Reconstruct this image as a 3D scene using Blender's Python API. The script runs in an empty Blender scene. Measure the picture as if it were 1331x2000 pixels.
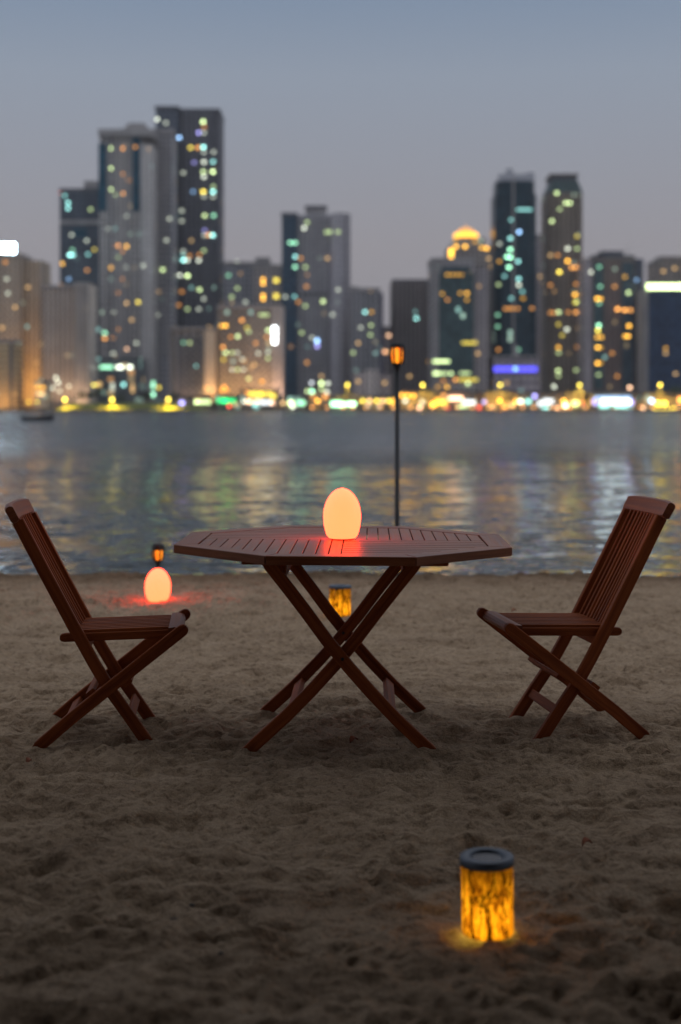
import bpy, math, random
import numpy as np
from mathutils import Vector, Matrix

R = math.radians
rnd = random.Random(11)
scene = bpy.context.scene
COL = scene.collection

# ------------------------------------------------------------------ camera model of the photograph
H = 1.175            # eye height above the sand
F = 2700.0           # focal length in photograph pixels (1331 x 2000)
CU, CV = 665.5, 799.0


def px(u, v, Y):
    """world point seen at photograph pixel (u, v) at distance Y"""
    return Vector(((u - CU) / F * Y, Y, H + (CV - v) / F * Y))


# ------------------------------------------------------------------ helpers
class MB:
    """collects vertices / faces / uvs, then builds ONE mesh object"""

    def __init__(self):
        self.v, self.f, self.uv, self.sm = [], [], [], []

    def add(self, verts, faces, uvs=None, smooth=False):
        b = len(self.v)
        self.v += [tuple(p) for p in verts]
        for i, fc in enumerate(faces):
            self.f.append([b + k for k in fc])
            self.uv.append(uvs[i] if uvs else [(0, 0)] * len(fc))
            self.sm.append(smooth)

    def box(self, x0, x1, y0, y1, z0, z1):
        v = [(x0, y0, z0), (x1, y0, z0), (x1, y1, z0), (x0, y1, z0), (x0, y0, z1), (x1, y0, z1), (x1, y1, z1), (x0, y1, z1)]
        f = [(0, 3, 2, 1), (4, 5, 6, 7), (0, 1, 5, 4), (1, 2, 6, 5), (2, 3, 7, 6), (3, 0, 4, 7)]
        self.add(v, f)

    def prism(self, poly, z0, z1, uo=None, axis=0):
        """convex polygon (x, y) extruded in z; uv along given axis"""
        n = len(poly)
        uo = uo or (0, 0)
        v = [(p[0], p[1], z0) for p in poly] + [(p[0], p[1], z1) for p in poly]
        f = [tuple(range(n - 1, -1, -1)), tuple(range(n, 2 * n))]
        f += [(i, (i + 1) % n, n + (i + 1) % n, n + i) for i in range(n)]

        def uvp(p):
            return (uo[0] + p[0], uo[1] + p[1] + p[2]) if axis == 0 else (uo[0] + p[1], uo[1] + p[0] + p[2])
        self.add(v, f, [[uvp(v[k]) for k in fc] for fc in f])

    def sweep(self, path, side, w, t, c=0.003, mult=None, cap=True):
        """rectangular board along path; side = fixed thickness axis (t); w across it"""
        path = [Vector(p) for p in path]
        side = Vector(side).normalized()
        sec = [(-w / 2 + c, -t / 2), (w / 2 - c, -t / 2), (w / 2, -t / 2 + c), (w / 2, t / 2 - c), (w / 2 - c, t / 2),
               (-w / 2 + c, t / 2), (-w / 2, t / 2 - c), (-w / 2, -t / 2 + c)]
        per = [0]
        for i in range(8):
            a, b = sec[i], sec[(i + 1) % 8]
            per.append(per[-1] + math.hypot(a[0] - b[0], a[1] - b[1]))
        uo, vo = rnd.random() * 40, rnd.random() * 40
        verts, ln, L = [], 0, []
        for i, p in enumerate(path):
            a, b = path[max(i - 1, 0)], path[min(i + 1, len(path) - 1)]
            tan = (b - a).normalized()
            s = (side - tan * side.dot(tan)).normalized()
            nrm = s.cross(tan).normalized()
            m = mult[i] if mult else 1
            if i:
                ln += (p - path[i - 1]).length
            L.append(ln)
            for q in sec:
                verts.append(p + nrm * q[0] * m + s * q[1])
        faces, uvs = [], []
        for i in range(len(path) - 1):
            for k in range(8):
                k2 = (k + 1) % 8
                faces.append((i * 8 + k, i * 8 + k2, i * 8 + 8 + k2, i * 8 + 8 + k))
                uvs.append([(uo + L[i], vo + per[k]), (uo + L[i], vo + per[k + 1]), (uo + L[i + 1], vo + per[k + 1]), (uo + L[i + 1], vo + per[k])])
        if cap:
            e = (len(path) - 1) * 8
            faces += [tuple(range(7, -1, -1)), tuple(range(e, e + 8))]
            uvs += [[(uo, vo + q[0]) for q in reversed(sec)], [(uo, vo + q[0]) for q in sec]]
        self.add(verts, faces, uvs)

    def lathe(self, prof, n=32, smooth=True, c=(0, 0, 0), wob=None):
        v, f = [], []
        for j, (r, z) in enumerate(prof):
            for i in range(n):
                a = 2 * math.pi * i / n
                rr = r * (1 + (wob(a, z) if wob else 0))
                v.append((c[0] + rr * math.cos(a), c[1] + rr * math.sin(a), c[2] + z))
        for j in range(len(prof) - 1):
            for i in range(n):
                i2 = (i + 1) % n
                f.append((j * n + i, j * n + i2, (j + 1) * n + i2, (j + 1) * n + i))
        if prof[0][0] > 1e-4:
            f.append(tuple(range(n - 1, -1, -1)))
        if prof[-1][0] > 1e-4:
            e = (len(prof) - 1) * n
            f.append(tuple(range(e, e + n)))
        self.add(v, f, None, smooth)

    def tube(self, path, r, n=8):
        path = [Vector(p) for p in path]
        v, f = [], []
        for i, p in enumerate(path):
            a, b = path[max(i - 1, 0)], path[min(i + 1, len(path) - 1)]
            t = (b - a).normalized()
            s = t.orthogonal().normalized() if i == 0 else (s - t * s.dot(t)).normalized()
            q = t.cross(s)
            rr = r[i] if isinstance(r, (list, tuple)) else r
            for k in range(n):
                an = 2 * math.pi * k / n
                v.append(p + s * rr * math.cos(an) + q * rr * math.sin(an))
        for i in range(len(path) - 1):
            for k in range(n):
                k2 = (k + 1) % n
                f.append((i * n + k, i * n + k2, i * n + n + k2, i * n + n + k))
        e = (len(path) - 1) * n
        f += [tuple(range(n - 1, -1, -1)), tuple(range(e, e + n))]
        self.add(v, f, None, True)

    def build(self, name, mat, parent=None, bevel=0):
        me = bpy.data.meshes.new(name)
        me.from_pydata(self.v, [], self.f)
        uvl = me.uv_layers.new(name="UVMap")
        flat = [c for fc in self.uv for p in fc for c in p]
        uvl.data.foreach_set("uv", flat)
        me.polygons.foreach_set("use_smooth", self.sm)
        me.materials.append(mat)
        me.update()
        o = bpy.data.objects.new(name, me)
        COL.objects.link(o)
        if parent:
            o.parent = parent
        if bevel:
            m = o.modifiers.new("bevel", 'BEVEL')
            m.width = bevel
            m.segments = 2
            m.limit_method = 'ANGLE'
        return o


def tag(o, label=None, cat=None, group=None, kind=None):
    if label: o['label'] = label
    if cat: o['category'] = cat
    if group: o['group'] = group
    if kind: o['kind'] = kind
    return o


def thing(name, label, cat, loc=(0, 0, 0), rz=0, group=None):
    o = bpy.data.objects.new(name, None)
    o.empty_display_size = .2
    COL.objects.link(o)
    o.location = loc
    o.rotation_euler = (0, 0, rz)
    return tag(o, label, cat, group)


def copy_tree(o, parent=None):
    c = o.copy()
    COL.objects.link(c)
    c.parent = parent
    for ch in list(o.children):
        copy_tree(ch, c)
    return c


# ------------------------------------------------------------------ materials
def newmat(name):
    m = bpy.data.materials.new(name)
    m.use_nodes = True
    nt = m.node_tree
    return m, nt, nt.nodes["Principled BSDF"], nt.nodes["Material Output"]


def N(nt, typ, **kw):
    n = nt.nodes.new(typ)
    for k, v in kw.items():
        if k.startswith("i_"):
            n.inputs[k[2:]].default_value = v
        else:
            setattr(n, k, v)
    return n


def math_n(nt, op, a, b=None, clamp=False):
    n = nt.nodes.new("ShaderNodeMath")
    n.operation = op
    n.use_clamp = clamp
    for i, x in enumerate((a, b)):
        if x is None: continue
        if isinstance(x, (int, float)):
            n.inputs[i].default_value = x
        else:
            nt.links.new(x, n.inputs[i])
    return n.outputs[0]


def mix_col(nt, fac, a, b, typ='MIX'):
    n = nt.nodes.new("ShaderNodeMix")
    n.data_type = 'RGBA'
    n.blend_type = typ
    for sock, x in ((n.inputs[0], fac), (n.inputs[6], a), (n.inputs[7], b)):
        if isinstance(x, (int, float)):
            sock.default_value = x
        elif isinstance(x, (tuple, list)):
            sock.default_value = (*x[:3], 1)
        else:
            nt.links.new(x, sock)
    return n.outputs[2]


def ramp(nt, fac, stops):
    n = nt.nodes.new("ShaderNodeValToRGB")
    cr = n.color_ramp
    while len(cr.elements) < len(stops):
        cr.elements.new(0.5)
    for e, (p, c) in zip(cr.elements, stops):
        e.position = p
        e.color = (*c, 1) if len(c) == 3 else c
    nt.links.new(fac, n.inputs[0])
    return n.outputs[0]


def plain(name, col, rough=.6, metal=0, noise=.0, nscale=8, spec=.5):
    m, nt, b, out = newmat(name)
    b.inputs["Roughness"].default_value = rough
    b.inputs["Metallic"].default_value = metal
    b.inputs["Specular IOR Level"].default_value = spec
    if noise:
        tc = N(nt, "ShaderNodeTexCoord")
        nz = N(nt, "ShaderNodeTexNoise", i_Scale=nscale, i_Detail=5.0)
        nt.links.new(tc.outputs["Object"], nz.inputs["Vector"])
        c = ramp(nt, nz.outputs[0], [(.3, [x * (1 - noise) for x in col]), (.7, [min(1, x * (1 + noise)) for x in col])])
        nt.links.new(c, b.inputs["Base Color"])
    else:
        b.inputs["Base Color"].default_value = (*col, 1)
    return m


def emit(name, col, s):
    m, nt, b, out = newmat(name)
    b.inputs["Base Color"].default_value = (*[min(.8, c * .8) for c in col], 1)
    b.inputs["Roughness"].default_value = .4
    b.inputs["Emission Color"].default_value = (*col, 1)
    b.inputs["Emission Strength"].default_value = s
    return m


def wood(name, dark, light, rough=.5, spec=.4):
    m, nt, b, out = newmat(name)
    uv = N(nt, "ShaderNodeUVMap")
    mp = N(nt, "ShaderNodeMapping")
    mp.inputs["Scale"].default_value = (3.0, 60, 1)
    nt.links.new(uv.outputs[0], mp.inputs[0])
    n1 = N(nt, "ShaderNodeTexNoise", i_Scale=1.0, i_Detail=6.0, i_Roughness=.6, i_Distortion=.4)
    nt.links.new(mp.outputs[0], n1.inputs["Vector"])
    mp2 = N(nt, "ShaderNodeMapping")
    mp2.inputs["Scale"].default_value = (1.2, 9, 1)
    nt.links.new(uv.outputs[0], mp2.inputs[0])
    n2 = N(nt, "ShaderNodeTexNoise", i_Scale=1.0, i_Detail=3.0)
    nt.links.new(mp2.outputs[0], n2.inputs["Vector"])
    s = math_n(nt, 'ADD', math_n(nt, 'MULTIPLY', n1.outputs[0], .6), math_n(nt, 'MULTIPLY', n2.outputs[0], .4))
    c = ramp(nt, s, [(.36, dark), (.64, light)])
    nt.links.new(c, b.inputs["Base Color"])
    rr = math_n(nt, 'ADD', math_n(nt, 'MULTIPLY', n1.outputs[0], .35), rough - .17)
    nt.links.new(rr, b.inputs["Roughness"])
    b.inputs["Specular IOR Level"].default_value = spec
    bp = N(nt, "ShaderNodeBump", i_Strength=.25, i_Distance=.002)
    nt.links.new(n1.outputs[0], bp.inputs["Height"])
    nt.links.new(bp.outputs[0], b.inputs["Normal"])
    return m


M_FRAME = wood("teak_oiled", (.13, .026, .007), (.34, .090, .026), .6, .12)
M_TOP = wood("teak_top", (.14, .040, .017), (.32, .115, .052), .38, .25)
M_RAIL = wood("teak_rail", (.15, .040, .018), (.32, .105, .045), .5, .22)

# ------------------------------------------------------------------ camera
cam_d = bpy.data.cameras.new("camera")
cam = bpy.data.objects.new("camera", cam_d)
COL.objects.link(cam)
cam.location = (0, 0, H)
cam.rotation_euler = (R(90), 0, 0)
cam_d.sensor_fit = 'VERTICAL'
cam_d.sensor_height = 36
cam_d.lens = F / 2000 * 36
cam_d.shift_y = -(1000 - CV) / 2000
cam_d.clip_start = .05
cam_d.clip_end = 9000
cam_d.dof.use_dof = True
cam_d.dof.focus_distance = 4.8
cam_d.dof.aperture_fstop = 1.9
scene.camera = cam

# ------------------------------------------------------------------ world: dusk sky
w = bpy.data.worlds.new("World")
scene.world = w
w.use_nodes = True
nt = w.node_tree
bg = nt.nodes["Background"]
SUN_EL, SUN_ROT = R(1.0), R(150)
sky = N(nt, "ShaderNodeTexSky", sky_type='NISHITA', sun_disc=False, sun_elevation=SUN_EL, sun_rotation=SUN_ROT,
        air_density=1.5, dust_density=3.0, ozone_density=3.0)
tc = N(nt, "ShaderNodeTexCoord")
sep = N(nt, "ShaderNodeSeparateXYZ")
nt.links.new(tc.outputs["Generated"], sep.inputs[0])
# afterglow haze by elevation (z) - dusty pink grey low, slate blue above
el = ramp(nt, sep.outputs[2], [(0.0, (.320, .300, .315)), (.117, (.320, .307, .333)), (.234, (.280, .322, .395)),
                               (.29, (.208, .272, .375)), (.6, (.42, .44, .50)), (1.0, (.46, .48, .52))])
# the western half behind the city keeps the afterglow, the eastern half behind the camera is already darker
az = math_n(nt, 'ADD', math_n(nt, 'MULTIPLY', sep.outputs[1], -.25), 1.25)
glow = mix_col(nt, 1.0, el, az, 'MULTIPLY')
skys = mix_col(nt, 1.0, sky.outputs[0], (.010, .010, .010), 'MULTIPLY')
tot = mix_col(nt, 1.0, glow, skys, 'ADD')
nt.links.new(tot, bg.inputs["Color"])
bg.inputs["Strength"].default_value = 1.0

sun_d = bpy.data.lights.new("sun", 'SUN')
sun_d.energy = .04
sun_d.angle = R(25)
sun_d.color = (1, .85, .75)
sun = bpy.data.objects.new("sun", sun_d)
COL.objects.link(sun)
sun.rotation_euler = (R(-62), 0, R(-14))

vs = scene.view_settings
vs.view_transform = 'Standard'
vs.look = 'None'
vs.gamma = 1
vs.exposure = 0
scene.cycles.use_denoising = True
scene.cycles.max_bounces = 8
scene.cycles.sample_clamp_indirect = 6.0
scene.cycles.caustics_reflective = True


# ------------------------------------------------------------------ noise on arrays
def vnoise(X, Y, s, seed):
    g = np.random.RandomState(seed).rand(256, 256)
    x, y = X / s + 1000, Y / s + 1000
    xi, yi = np.floor(x).astype(int), np.floor(y).astype(int)
    fx, fy = x - xi, y - yi
    fx = fx * fx * fx * (fx * (fx * 6 - 15) + 10)
    fy = fy * fy * fy * (fy * (fy * 6 - 15) + 10)
    a, b = g[xi % 256, yi % 256], g[(xi + 1) % 256, yi % 256]
    c, d = g[xi % 256, (yi + 1) % 256], g[(xi + 1) % 256, (yi + 1) % 256]
    return ((a * (1 - fx) + b * fx) * (1 - fy) + (c * (1 - fx) + d * fx) * fy) * 2 - 1


def grid_mesh(name, xs, ys, Z, mat):
    nx, ny = len(xs), len(ys)
    X, Y = np.meshgrid(xs, ys)
    co = np.stack([X, Y, Z], -1).reshape(-1, 3).astype(np.float32)
    idx = np.arange(nx * ny).reshape(ny, nx)
    q = np.stack([idx[:-1, :-1], idx[:-1, 1:], idx[1:, 1:], idx[1:, :-1]], -1).reshape(-1, 4).astype(np.int32)
    me = bpy.data.meshes.new(name)
    me.vertices.add(len(co))
    me.vertices.foreach_set("co", co.ravel())
    me.loops.add(q.size)
    me.loops.foreach_set("vertex_index", q.ravel())
    me.polygons.add(len(q))
    me.polygons.foreach_set("loop_start", np.arange(0, q.size, 4, dtype=np.int32))
    me.polygons.foreach_set("use_smooth", np.ones(len(q), dtype=bool))
    me.update(calc_edges=True)
    me.materials.append(mat)
    o = bpy.data.objects.new(name, me)
    COL.objects.link(o)
    return o


# ------------------------------------------------------------------ sand
def sand_material():
    m, nt, b, out = newmat("sand")
    tc = N(nt, "ShaderNodeTexCoord")
    sp = N(nt, "ShaderNodeSeparateXYZ")
    nt.links.new(tc.outputs["Object"], sp.inputs[0])
    n1 = N(nt, "ShaderNodeTexNoise", i_Scale=3.5, i_Detail=8.0, i_Roughness=.65)
    n2 = N(nt, "ShaderNodeTexNoise", i_Scale=260.0, i_Detail=3.0, i_Roughness=.7)
    n3 = N(nt, "ShaderNodeTexNoise", i_Scale=38.0, i_Detail=4.0, i_Roughness=.6)
    for n in (n1, n2, n3):
        nt.links.new(tc.outputs["Object"], n.inputs["Vector"])
    c = ramp(nt, n1.outputs[0], [(.3, (.305, .220, .148)), (.5, (.42, .312, .212)), (.72, (.50, .378, .265))])
    c2 = ramp(nt, n2.outputs[0], [(.35, (.58, .55, .50)), (.65, (1.3, 1.27, 1.24))])
    c3 = ramp(nt, n3.outputs[0], [(.30, (.48, .45, .43)), (.50, (1, 1, 1)), (.75, (1.14, 1.13, 1.12))])
    c = mix_col(nt, .8, c, c3, 'MULTIPLY')
    c = mix_col(nt, .75, c, c2, 'MULTIPLY')
    # damp sand by the water is darker
    yy = math_n(nt, 'SUBTRACT', math_n(nt, 'ADD', sp.outputs[1], math_n(nt, 'MULTIPLY', math_n(nt, 'SUBTRACT', n1.outputs[0], .5), 1.6)), 9.0)
    wet = ramp(nt, yy, [(.0, (1, 1, 1)), (.45, (.72, .68, .65)), (.8, (.42, .38, .35)), (1.0, (.36, .33, .31))])
    c = mix_col(nt, 1.0, c, wet, 'MULTIPLY')
    nt.links.new(c, b.inputs["Base Color"])
    b.inputs["Roughness"].default_value = .95
    b.inputs["Specular IOR Level"].default_value = .15
    bp = N(nt, "ShaderNodeBump", i_Strength=.8, i_Distance=.006)
    nt.links.new(n2.outputs[0], bp.inputs["Height"])
    bp2 = N(nt, "ShaderNodeBump", i_Strength=.9, i_Distance=.022)
    nt.links.new(n3.outputs[0], bp2.inputs["Height"])
    nt.links.new(bp.outputs[0], bp2.inputs["Normal"])
    nt.links.new(bp2.outputs[0], b.inputs["Normal"])
    return m


def axis(dense0, dense1, step, far0, far1):
    a = list(np.arange(dense0, dense1, step))
    s, p = step, dense1
    while p < far1:
        a.append(p); s *= 1.3; p += s
    a.append(far1)
    s, p, pre = step, dense0 - step, []
    while p > far0:
        pre.append(p); s *= 1.3; p -= s
    pre.append(far0)
    return np.array(pre[::-1] + a)


xs = axis(-2.9, 2.9, .0115, -260, 260)
ys = axis(1.5, 10.9, .0115, -120, 60)
X, Y = np.meshgrid(xs, ys)
near = np.exp(-np.maximum(0, np.abs(X) - 4) / 4)
Z = .010 * vnoise(X, Y, 1.3, 1) + .0045 * vnoise(X + .3 * vnoise(X, Y, .5, 40), Y, .42, 2) + .0030 * vnoise(X, Y * 1.25, .17, 3)
rough = np.clip(.5 + .9 * vnoise(X, Y, .55, 5), 0, 1)
rg = 1 - np.abs(vnoise(X + .05 * vnoise(X, Y, .1, 41), Y, .12, 6))
Z += rough * (.008 * rg ** 3 + .008 * vnoise(X, Y, .055, 7) + .005 * vnoise(X, Y, .026, 8)) + .005 * vnoise(X, Y * 1.4, .085, 10) + .0022 * vnoise(X, Y, .03, 12)
rg2 = 1 - np.abs(vnoise(X, Y * 1.3, .3, 9))
Z += .007 * rg2 ** 6
wxx, wyy = X + .04 * vnoise(X, Y, .16, 50), Y + .04 * vnoise(X, Y, .16, 51)
for sc_, am_, k_, sd_ in ((.24, .0070, 13, 52), (.13, .0075, 13, 53), (.075, .0070, 13, 54), (.045, .0052, 10, 55), (.028, .0028, 6, 56)):
    Z += am_ * np.tanh(k_ * vnoise(wxx * .75, wyy * 1.25, sc_, sd_)) * (.35 + .65 * np.clip(.5 + vnoise(X, Y, .7, sd_ + 20), 0, 1))
Z -= Z[(Y > 1.6) & (Y < 9) & (np.abs(X) < 2.8)].mean() + .002
rs = np.random.RandomState(4)


def stamp(x, y, a, L, W, dep, tread):
    rr = L * 1.7
    i0, i1 = np.searchsorted(xs, x - rr), np.searchsorted(xs, x + rr)
    j0, j1 = np.searchsorted(ys, y - rr), np.searchsorted(ys, y + rr)
    if i1 - i0 < 3 or j1 - j0 < 3: return
    xx, yy = X[j0:j1, i0:i1] - x, Y[j0:j1, i0:i1] - y
    p = xx * math.cos(a) + yy * math.sin(a)
    q = -xx * math.sin(a) + yy * math.cos(a)
    wloc = W * (1 - .25 * np.cos(p / L * 3.0 + .6))
    d = np.sqrt((p / L) ** 2 + (q / wloc) ** 2)
    k = np.clip((1.12 - d) / .3, 0, 1)
    k = k * k * (3 - 2 * k)
    h = -dep * k + dep * .55 * np.exp(-((d - 1.25) / .17) ** 2) * (.5 + .5 * np.sin(p * 30 + x * 50))
    if tread:
        h += k * dep * .28 * np.sin(p / L * 26)
    Z[j0:j1, i0:i1] += h


for i in range(780):
    x, y = rs.uniform(-3, 3), rs.uniform(1.6, 10.3)
    stamp(x, y, rs.uniform(0, math.pi), rs.uniform(.10, .15), rs.uniform(.036, .052), rs.uniform(.004, .012), rs.rand() < .45)
for i in range(1100):                                   # toe scuffs and small pocks
    stamp(rs.uniform(-3, 3), rs.uniform(1.6, 10.3), rs.uniform(0, math.pi), rs.uniform(.03, .07), rs.uniform(.015, .03), rs.uniform(.003, .010), False)


def mound(x, y, r, h):
    d2 = ((X - x) ** 2 + (Y - y) ** 2) / r ** 2
    np.add(Z, h * np.exp(-d2) * (1 + .5 * vnoise(X, Y, .03, 33)), out=Z)


Z *= near
t = np.clip((Y + .16 * vnoise(X, Y * .3, 1.1, 71) + .07 * vnoise(X, Y, .35, 72) - 9.6) / 1.6, 0, 1)
Z -= .20 * t * t * (3 - 2 * t) * 1.0
Z -= np.clip((Y - 11.2) / 20, 0, 1) * 2.0
M_SAND = sand_material()

# ------------------------------------------------------------------ table
TX, TY, TTOP = .008, 5.075, .697
table = thing("folding_table", "octagonal brown teak folding table with slatted top standing on the sand between the two chairs", "table", (TX, TY, 0), R(-1.2))
table.rotation_euler = (0, R(.35), R(-1.2))


def clip(poly, nx, ny, d):
    """keep nx*x + ny*y <= d"""
    out = []
    for i in range(len(poly)):
        a, b = poly[i], poly[(i + 1) % len(poly)]
        da, db = nx * a[0] + ny * a[1] - d, nx * b[0] + ny * b[1] - d
        if da <= 0: out.append(a)
        if da * db < 0:
            t = da / (da - db)
            out.append((a[0] + (b[0] - a[0]) * t, a[1] + (b[1] - a[1]) * t))
    return out


AP = .592                      # apothem of the octagon
FW = .078                      # border board width
CIRC = 1 / math.cos(R(22.5))


def octv(r, k):
    a = R(22.5 + 45 * k)
    return (r * CIRC * math.cos(a), r * CIRC * math.sin(a))


TH = .030
for k in range(8):
    m = MB()
    a0, a1 = octv(AP, k), octv(AP, k + 1)
    b0, b1 = octv(AP - FW, k), octv(AP - FW, k + 1)
    g = .0018
    d = Vector((a1[0] - a0[0], a1[1] - a0[1])).normalized() * g
    poly = [(a0[0] + d.x, a0[1] + d.y), (a1[0] - d.x, a1[1] - d.y), (b1[0] - d.x, b1[1] - d.y), (b0[0] + d.x, b0[1] + d.y)]
    # build with the grain running along the board
    ang = math.atan2(d.y, d.x)
    ca, sa = math.cos(-ang), math.sin(-ang)
    loc = [(p[0] * ca - p[1] * sa, p[0] * sa + p[1] * ca) for p in poly]
    m.prism(loc, 0, TH, (rnd.random() * 40, rnd.random() * 40))
    o = m.build("border_board", M_TOP, table, .0025)
    o.location = (0, 0, TTOP - TH)
    o.rotation_euler = (0, 0, ang)

IN = AP - FW - .0055
octin = [octv(IN, k) for k in range(8)]
NS = 12
pitch = IN / NS


def slats(quadx, quady, along):
    """slats of one quadrant; along 0: boards run in x, 1: in y"""
    m = MB()
    base = octin
    base = clip(base, -quadx, 0, -.0015)
    base = clip(base, 0, -quady, -.0015)
    n = NS if along == 1 else 8
    pt = IN / n
    gp = .002 if along == 1 else .0038
    for i in range(n):
        lo, hi = i * pt + gp, (i + 1) * pt - gp
        s = quadx if along == 1 else quady
        nx, ny = (s, 0) if along == 1 else (0, s)
        p = clip(clip(base, nx, ny, hi), -nx, -ny, -lo)
        if len(p) > 2:
            area = sum(p[k][0] * p[(k + 1) % len(p)][1] - p[(k + 1) % len(p)][0] * p[k][1] for k in range(len(p)))
            if area < 0: p = p[::-1]
            m.prism(p, 0, .020, (rnd.random() * 40, rnd.random() * 40), 0 if along == 0 else 1)
    o = m.build("slat_panel", M_TOP, table, .001)
    o.location = (0, 0, TTOP - .0215)


slats(-1, -1, 1)
slats(1, 1, 1)
slats(-1, 1, 0)
slats(1, -1, 0)

# battens under the top
for y in (-.315, .30):
    m = MB()
    m.sweep([(-.345, y, TTOP - TH - .0145), (.365, y, TTOP - TH - .0145)], (0, 1, 0), .027, .045)
    m.build("batten", M_FRAME, table)
for x in (-.21, .225):
    m = MB()
    m.sweep([(x, -.262, TTOP - TH - .045), (x, .25, TTOP - TH - .045)], (1, 0, 0), .075, .028)
    m.build("top_bar", M_FRAME, table)

LEG = [(-.262, .655), (-.245, .63), (-.185, .555), (-.122, .474), (-.052, .380), (.022, .290), (.10, .203), (.190, .110), (.296, .012), (.328, -.02), (.350, -.045)]


def table_leg(sgn, y):
    m = MB()
    m.sweep([(sgn * p[0], y, p[1]) for p in LEG], (0, 1, 0), .043, .026, .003)
    return m.build("leg", M_FRAME, table)


table_leg(1, -.312)
table_leg(-1, -.282)
table_leg(-1, .243)
table_leg(1, .273)
for sgn, y0, y1 in ((1, -.302, .262), (-1, -.272, .233)):
    m = MB()
    m.sweep([(sgn * .170, y0, .122), (sgn * .170, y1, .122)], (sgn * .72, 0, -.69), .022, .042)
    m.build("stretcher", M_FRAME, table)
    m = MB()
    m.tube([(0.0 + (.004 if sgn > 0 else -.004), -.33 if sgn > 0 else .225, .316), (0, -.262 if sgn > 0 else .288, .316)], .006)
    m.build("pivot_bolt", plain("dark_bolt", (.05, .04, .035), .4, .8), table)


# ------------------------------------------------------------------ chairs
def make_chair():
    t = thing("folding_chair", "brown slatted teak folding chair on the left of the table, facing right", "chair", (0, 0, 0), 0, "folding chairs at the table")
    st = [(-.311, .783), (-.290, .742), (-.212, .590), (-.108, .392), (-.048, .282), (.006, .190), (.070, .100), (.138, .0), (.160, -.032)]
    for s in (-1, 1):
        m = MB()
        m.sweep([(p[0], s * .163, p[1]) for p in st], (0, 1, 0), .042, .024)
        m.build("stile", M_FRAME, t)
    lg = [(.278, .409), (.274, .406), (.267, .4005), (.255, .3915), (.130, .294), (0, .192), (-.120, .097), (-.234, .0), (-.248, -.03)]
    for s in (-1, 1):
        m = MB()
        m.sweep([(p[0], s * .190, p[1]) for p in lg], (0, 1, 0), .042, .024, .003, [.35, .7, .93, 1, 1, 1, 1, 1, 1])
        m.build("front_leg", M_FRAME, t)
    # seat rails with rounded knobs behind the stiles
    for s in (-1, 1):
        m = MB()
        m.sweep([(-.168, s * .137, .369), (-.163, s * .137, .369), (-.152, s * .137, .369), (.235, s * .137, .379)], (0, 1, 0), .030, .024, .003, [.45, .85, 1, 1])
        m.build("seat_rail", M_FRAME, t)
    m = MB()
    ns = 9
    for i in range(ns):
        y = -.150 + .300 * (i + .5) / ns
        m.sweep([(-.105, y, .386), (.212, y, .394)], (0, 1, 0), .020, .0175, .002)
    m.build("seat_slats", M_FRAME, t)
    # rounded board along the front of the seat
    m = MB()
    prof = [(.213, .386), (.213, .4035), (.232, .4065), (.252, .4045), (.262, .398), (.266, .388), (.262, .376), (.248, .370), (.225, .372)]
    n = len(prof)
    vv = [(p[0], y, p[1]) for y in (-.178, .178) for p in prof]
    ff = [(i, (i + 1) % n, n + (i + 1) % n, n + i) for i in range(n)] + [tuple(range(n - 1, -1, -1)), tuple(range(n, 2 * n))]
    m.add(vv, ff, [[(vv[k][1], vv[k][0] + vv[k][2]) for k in f] for f in ff])
    m.build("front_board", M_RAIL, t)
    # back slats
    m = MB()
    nb = 10
    for i in range(nb):
        y = -.146 + .292 * (i + .5) / nb
        bow = .016 * (1 - (y / .15) ** 2)
        m.sweep([(-.085 - bow * .4, y, .352), (-.108 - bow, y, .392), (-.212 - bow, y, .590), (-.312 - bow, y, .786)], (0, 1, 0), .017, .0135, .002)
    m.build("back_slats", M_FRAME, t)
    # curved top rail
    m = MB()
    pts = []
    for i in range(13):
        y = -.203 + .406 * i / 12
        pts.append((-.326 - .018 * (1 - (y / .2) ** 2), y, .808))
    ed = [.86] + [.97] + [1] * 9 + [.97] + [.86]
    m.sweep(pts, (.89, 0, .46), .070, .029, .008, ed)
    m.build("top_rail", M_RAIL, t)
    for name, x, z, half, w, th, ax in (("seat_bar", -.082, .338, .151, .042, .018, (.88, 0, .47)), ("lower_stretcher", .080, .092, .151, .036, .016, (.83, 0, .56)),
                                        ("leg_stretcher", -.138, .080, .178, .036, .016, (-.63, 0, .77)), ("pivot_bar", -.058, .180, .178, .036, .016, (-.63, 0, .77)),
                                        ("pivot_bar", .070, .212, .178, .036, .016, (-.63, 0, .77))):
        m = MB()
        m.sweep([(x, -half, z), (x, half, z)], ax, w, th)
        m.build(name, M_FRAME, t)
    return t


chair = make_chair()
chair.location = (-.834, 5.03, 0)
chair.rotation_euler = (0, 0, R(5))
chair2 = copy_tree(chair)
chair2['label'] = "brown slatted teak folding chair on the right of the table, facing left"
chair2.location = (.830, 5.128, 0)
chair2.rotation_euler = (0, 0, R(189))


def foot(o, s, y):
    M = Matrix.LocRotScale(o.location, o.rotation_euler, None)
    return M @ Vector((s, y, 0))


for o in (chair, chair2):
    for s, y in ((.14, .163), (.14, -.163), (-.24, .19), (-.24, -.19)):
        p = foot(o, s, y)
        mound(p.x + .01, p.y - .02, .045, .009)
for s, y in ((.30, -.312), (-.30, -.282), (-.30, .243), (.30, .273)):
    p = foot(table, s, y)
    mound(p.x, p.y - .01, .05, .009)

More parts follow.
